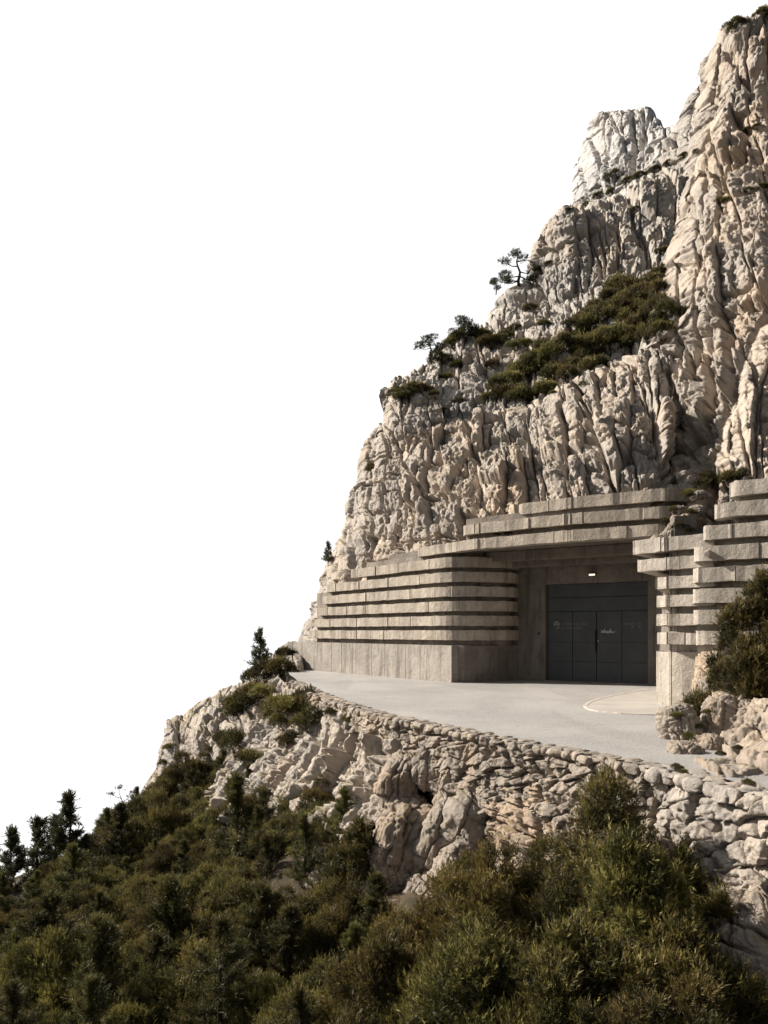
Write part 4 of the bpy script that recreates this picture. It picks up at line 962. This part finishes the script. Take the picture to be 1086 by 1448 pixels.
shelf = [(566, 518, 22), (588, 516, 20), (604, 503, 26), (622, 512, 24), (640, 492, 26), (660, 482, 28), (678, 478, 24), (590, 553, 30), (576, 566, 24), (562, 560, 18), (648, 520, 18), (690, 490, 26), (712, 486, 24), (735, 492, 24), (700, 520, 20), (632, 535, 16), (616, 560, 14), (650, 572, 16), (626, 583, 14), (690, 566, 18), (706, 548, 22), (728, 470, 16), (752, 440, 18), (770, 462, 16)]
for i, (a, b, c) in enumerate(shelf): rock_shrub(a, b, c * 1.7, 'low shrub scattered over the rocky shelf below the ridge pines', 'scrub on the rocky shelf', None, .75)
ledge = [(742, 392, 26), (760, 384, 22), (776, 376, 20), (805, 298, 14), (830, 290, 18), (850, 278, 22), (868, 272, 20), (890, 258, 22), (906, 250, 20), (925, 240, 18), (946, 232, 14), (968, 222, 16), (986, 214, 12), (900, 296, 16), (938, 355, 20), (930, 385, 18), (1020, 285, 18), (1035, 282, 22), (1062, 272, 20), (1078, 266, 18), (1072, 180, 16), (1058, 186, 18), (815, 520, 16), (845, 508, 18), (826, 544, 14), (783, 556, 14), (948, 160, 12)]
for i, (a, b, c) in enumerate(ledge): rock_shrub(a, b, c * 1.2, 'small tuft of green growing in a crack or ledge of the upper cliffs', 'tufts on the upper cliffs', None, .6)
rock_shrub(524, 668, 26, 'single round dark shrub clinging to the left spur of the cliff')
rock_shrub(508, 640, 12, 'tiny dark shrub on the edge of the left spur'); rock_shrub(450, 805, 15, 'small dark shrub on the lower edge of the left spur')
rock_shrub(870, 256, 32, 'dark round shrub at the foot of the far pale rock tower'); rock_shrub(1040, 42, 34, 'dark shrub on top of the tall buttress', None, None, .9); rock_shrub(1078, 26, 30, 'darker shrub on the very highest point of the buttress', None, None, .9)
for i, (a, b, c) in enumerate([(1000, 694, 44), (1030, 686, 40), (975, 704, 30), (1050, 676, 24)]): rock_shrub(a, b, c, 'bright green shrub spilling over the top of the right hand terraces', 'shrubs above the right hand terraces')
for i, (a, b, c) in enumerate([(944, 742, 22), (962, 748, 24), (975, 752, 18), (956, 724, 22), (978, 728, 20), (930, 716, 16), (720, 756, 16), (704, 758, 12)]): rock_shrub(a, b, c, 'small green plant rooted in the rubble on the concrete bands', 'plants in the rubble on the bands', None, .8)
for i, (a, b, c) in enumerate([(958, 1014, 22), (976, 1046, 26), (990, 1030, 20), (1002, 1010, 22), (966, 1094, 18), (1020, 1068, 18), (1060, 1110, 20), (1046, 1060, 16), (958, 1088, 20), (985, 990, 16)]): rock_shrub(a, b, c, 'small tuft of grass between the boulders beside the road', 'tufts between the roadside boulders', None, .7)
# --- scrub by the end of the road
for i, (a, b, c) in enumerate([(352, 950, 34), (372, 962, 40), (398, 950, 36), (404, 925, 24), (385, 980, 44), (362, 990, 40), (340, 1002, 40), (405, 1000, 48), (430, 1012, 52), (402, 1022, 40), (440, 1026, 40), (386, 1014, 36), (408, 1050, 26), (330, 1012, 30), (334, 1060, 40), (350, 1075, 34), (316, 1050, 26)]):
    rock_shrub(a, b + 4, c * 1.45, 'dark green shrub in the cluster below the far end of the road', 'shrubs at the far end of the road', None, .9)
rock_shrub(490, 1022, 22, 'small rounded shrub under the road edge, right of the two'); rock_shrub(468, 1014, 22, 'small rounded shrub under the road edge, left of the two')
for i, (a, b, c) in enumerate([(250, 1090, 22), (240, 1060, 24), (232, 1082, 20), (298, 1064, 20), (268, 1112, 24), (412, 876, 22), (400, 884, 16), (312, 972, 16), (225, 1125, 26)]): rock_shrub(a, b, c, 'low dark shrub on the bare rock face at the left', 'shrubs on the left rock face', None, .7)
# --- ridge trees and silhouettes
def tree(o, px, py, hpx, label, d=None, turn=0, H=1.0):
    l = at(px, py) if d is None else tuple(P(px, py, d))
    if l is None: l = tuple(P(px, py, 40))
    used(o, (l[0], l[1], l[2] - .02), turn, hpx / F * l[1] / H, label, None, 'tree')
rp = ridge_pine_proto('pine_tree', 801, 1.0, [(.25, 180, .34, .0, .15), (.4, 170, .42, .04, .17), (.5, 10, .34, .06, .19), (.6, 190, .32, .08, .16), (.75, 0, .22, .06, .15), (1, 90, .02, .0, .12), (.35, 20, .42, -.02, .2), (1, 180, .12, -.10, .12), (.3, 0, .3, -.08, .18), (.2, 190, .4, -.06, .14)], -.10, L_ridge, 1100, .055, .012)
tree(rp, 735, 404, 50, 'gnarled pine standing tallest on the ridge below the rock shoulder')
up_ = ridge_pine_proto('pine_tree', 802, 1.0, [(.6, 180, .48, .0, .24), (.7, 0, .46, -.04, .26), (.9, 170, .2, .04, .26), (1, 20, .25, .0, .26), (.5, 185, .5, -.06, .2), (.45, 10, .42, -.04, .22), (.6, 90, .2, .1, .3)], -.06, L_ridge, 900, .07, .016)
tree(up_, 609, 503, 29, 'flat topped umbrella pine alone on the skyline'); tree(up_, 656, 482, 30, 'dense round pine beside the rock shoulder, right of the umbrella pine', None, 2.4)
tree(up_, 702, 412, 18, 'very small dark pine on the skyline left of the tall gnarled pine', None, 1.0)
sp_ = spire_proto('pine_tree', 803, 700, 9, .16, .034, .22, L_ridge, H=2.2, R=.55, nlev=9, per=6)
tree(sp_, 368, 948, 58, 'small spire shaped fir at the far end of the road', None, 0, 2.2); tree(sp_, 464, 796, 30, 'little conifer leaning from the left edge of the cliff', None, 1.5, 2.2)
si = spire_proto('pine_tree', 804, 900, 10, .12, .026, .17, L_ridge, H=2.2, R=.42, nlev=7, per=5, top=.2)
si2 = spire_proto('pine_tree', 805, 1000, 10, .12, .026, .17, L_ridge, H=2.2, R=.62, nlev=7, per=5, top=.25)
tree(si, 98, 1250, 128, 'tallest thin pine on the lower left skyline', 22, 0, 2.2); tree(si2, 52, 1262, 104, 'bushy pine left of the tallest one on the lower left skyline', 22, 1, 2.2); tree(si2, 78, 1262, 106, 'broad pine crowded against the tallest one on the lower left skyline', 23, 2, 2.2)
tree(si, 16, 1275, 104, 'open crowned pine at the left edge of the photo', 21, 3, 2.2); tree(si2, -8, 1285, 90, 'pine cut by the left edge of the photo', 20, 4, 2.2); tree(si2, 122, 1252, 70, 'short pine on the right of the lower left skyline group', 22, 5, 2.2)
o = empty('sapling', tuple(P(178, 1166, 28)), 'bare crooked sapling with a few tufts at the foot of the rocky bank', 'tree'); m = MB(); r_ = np.random.default_rng(5); sc = 46 / F * 28; pos = []
tr = [np.array(v) * sc for v in ((0, 0, -.2), (-.02, 0, .35), (-.1, 0, .7), (-.22, 0, 1.0))]; m.add(*tube(tr, [.03, .025, .018, .008], 6))
for a, b in (((-.05, 0, .5), (-.42, .05, .42)), ((-.1, 0, .7), (.18, 0, .92)), ((-.14, 0, .8), (-.45, 0, .95)), ((-.03, 0, .4), (.2, 0, .5)), ((-.22, 0, 1.), (-.18, 0, 1.1))):
    m.add(*tube([np.array(a) * sc, (np.array(a) + b) / 2 * sc + (0, 0, -.03), np.array(b) * sc], [.014, .010, .004], 4)); pos += [np.array(b) * sc + r_.normal(0, .05, 3) for _ in range(14)]
m.build('trunk', M_bark, o, True); pos = np.array(pos); link('crown', fol_mesh('crown', [sprigs(pos, unit(r_.normal(size=pos.shape) + (0, 0, .5)), np.full(len(pos), .1), 8, .09, .022, np.full(len(pos), .2), r_)]), L_ridge, o)
for o in list(HID):
    for ch in list(o.children): bpy.data.objects.remove(ch)
    bpy.data.objects.remove(o)
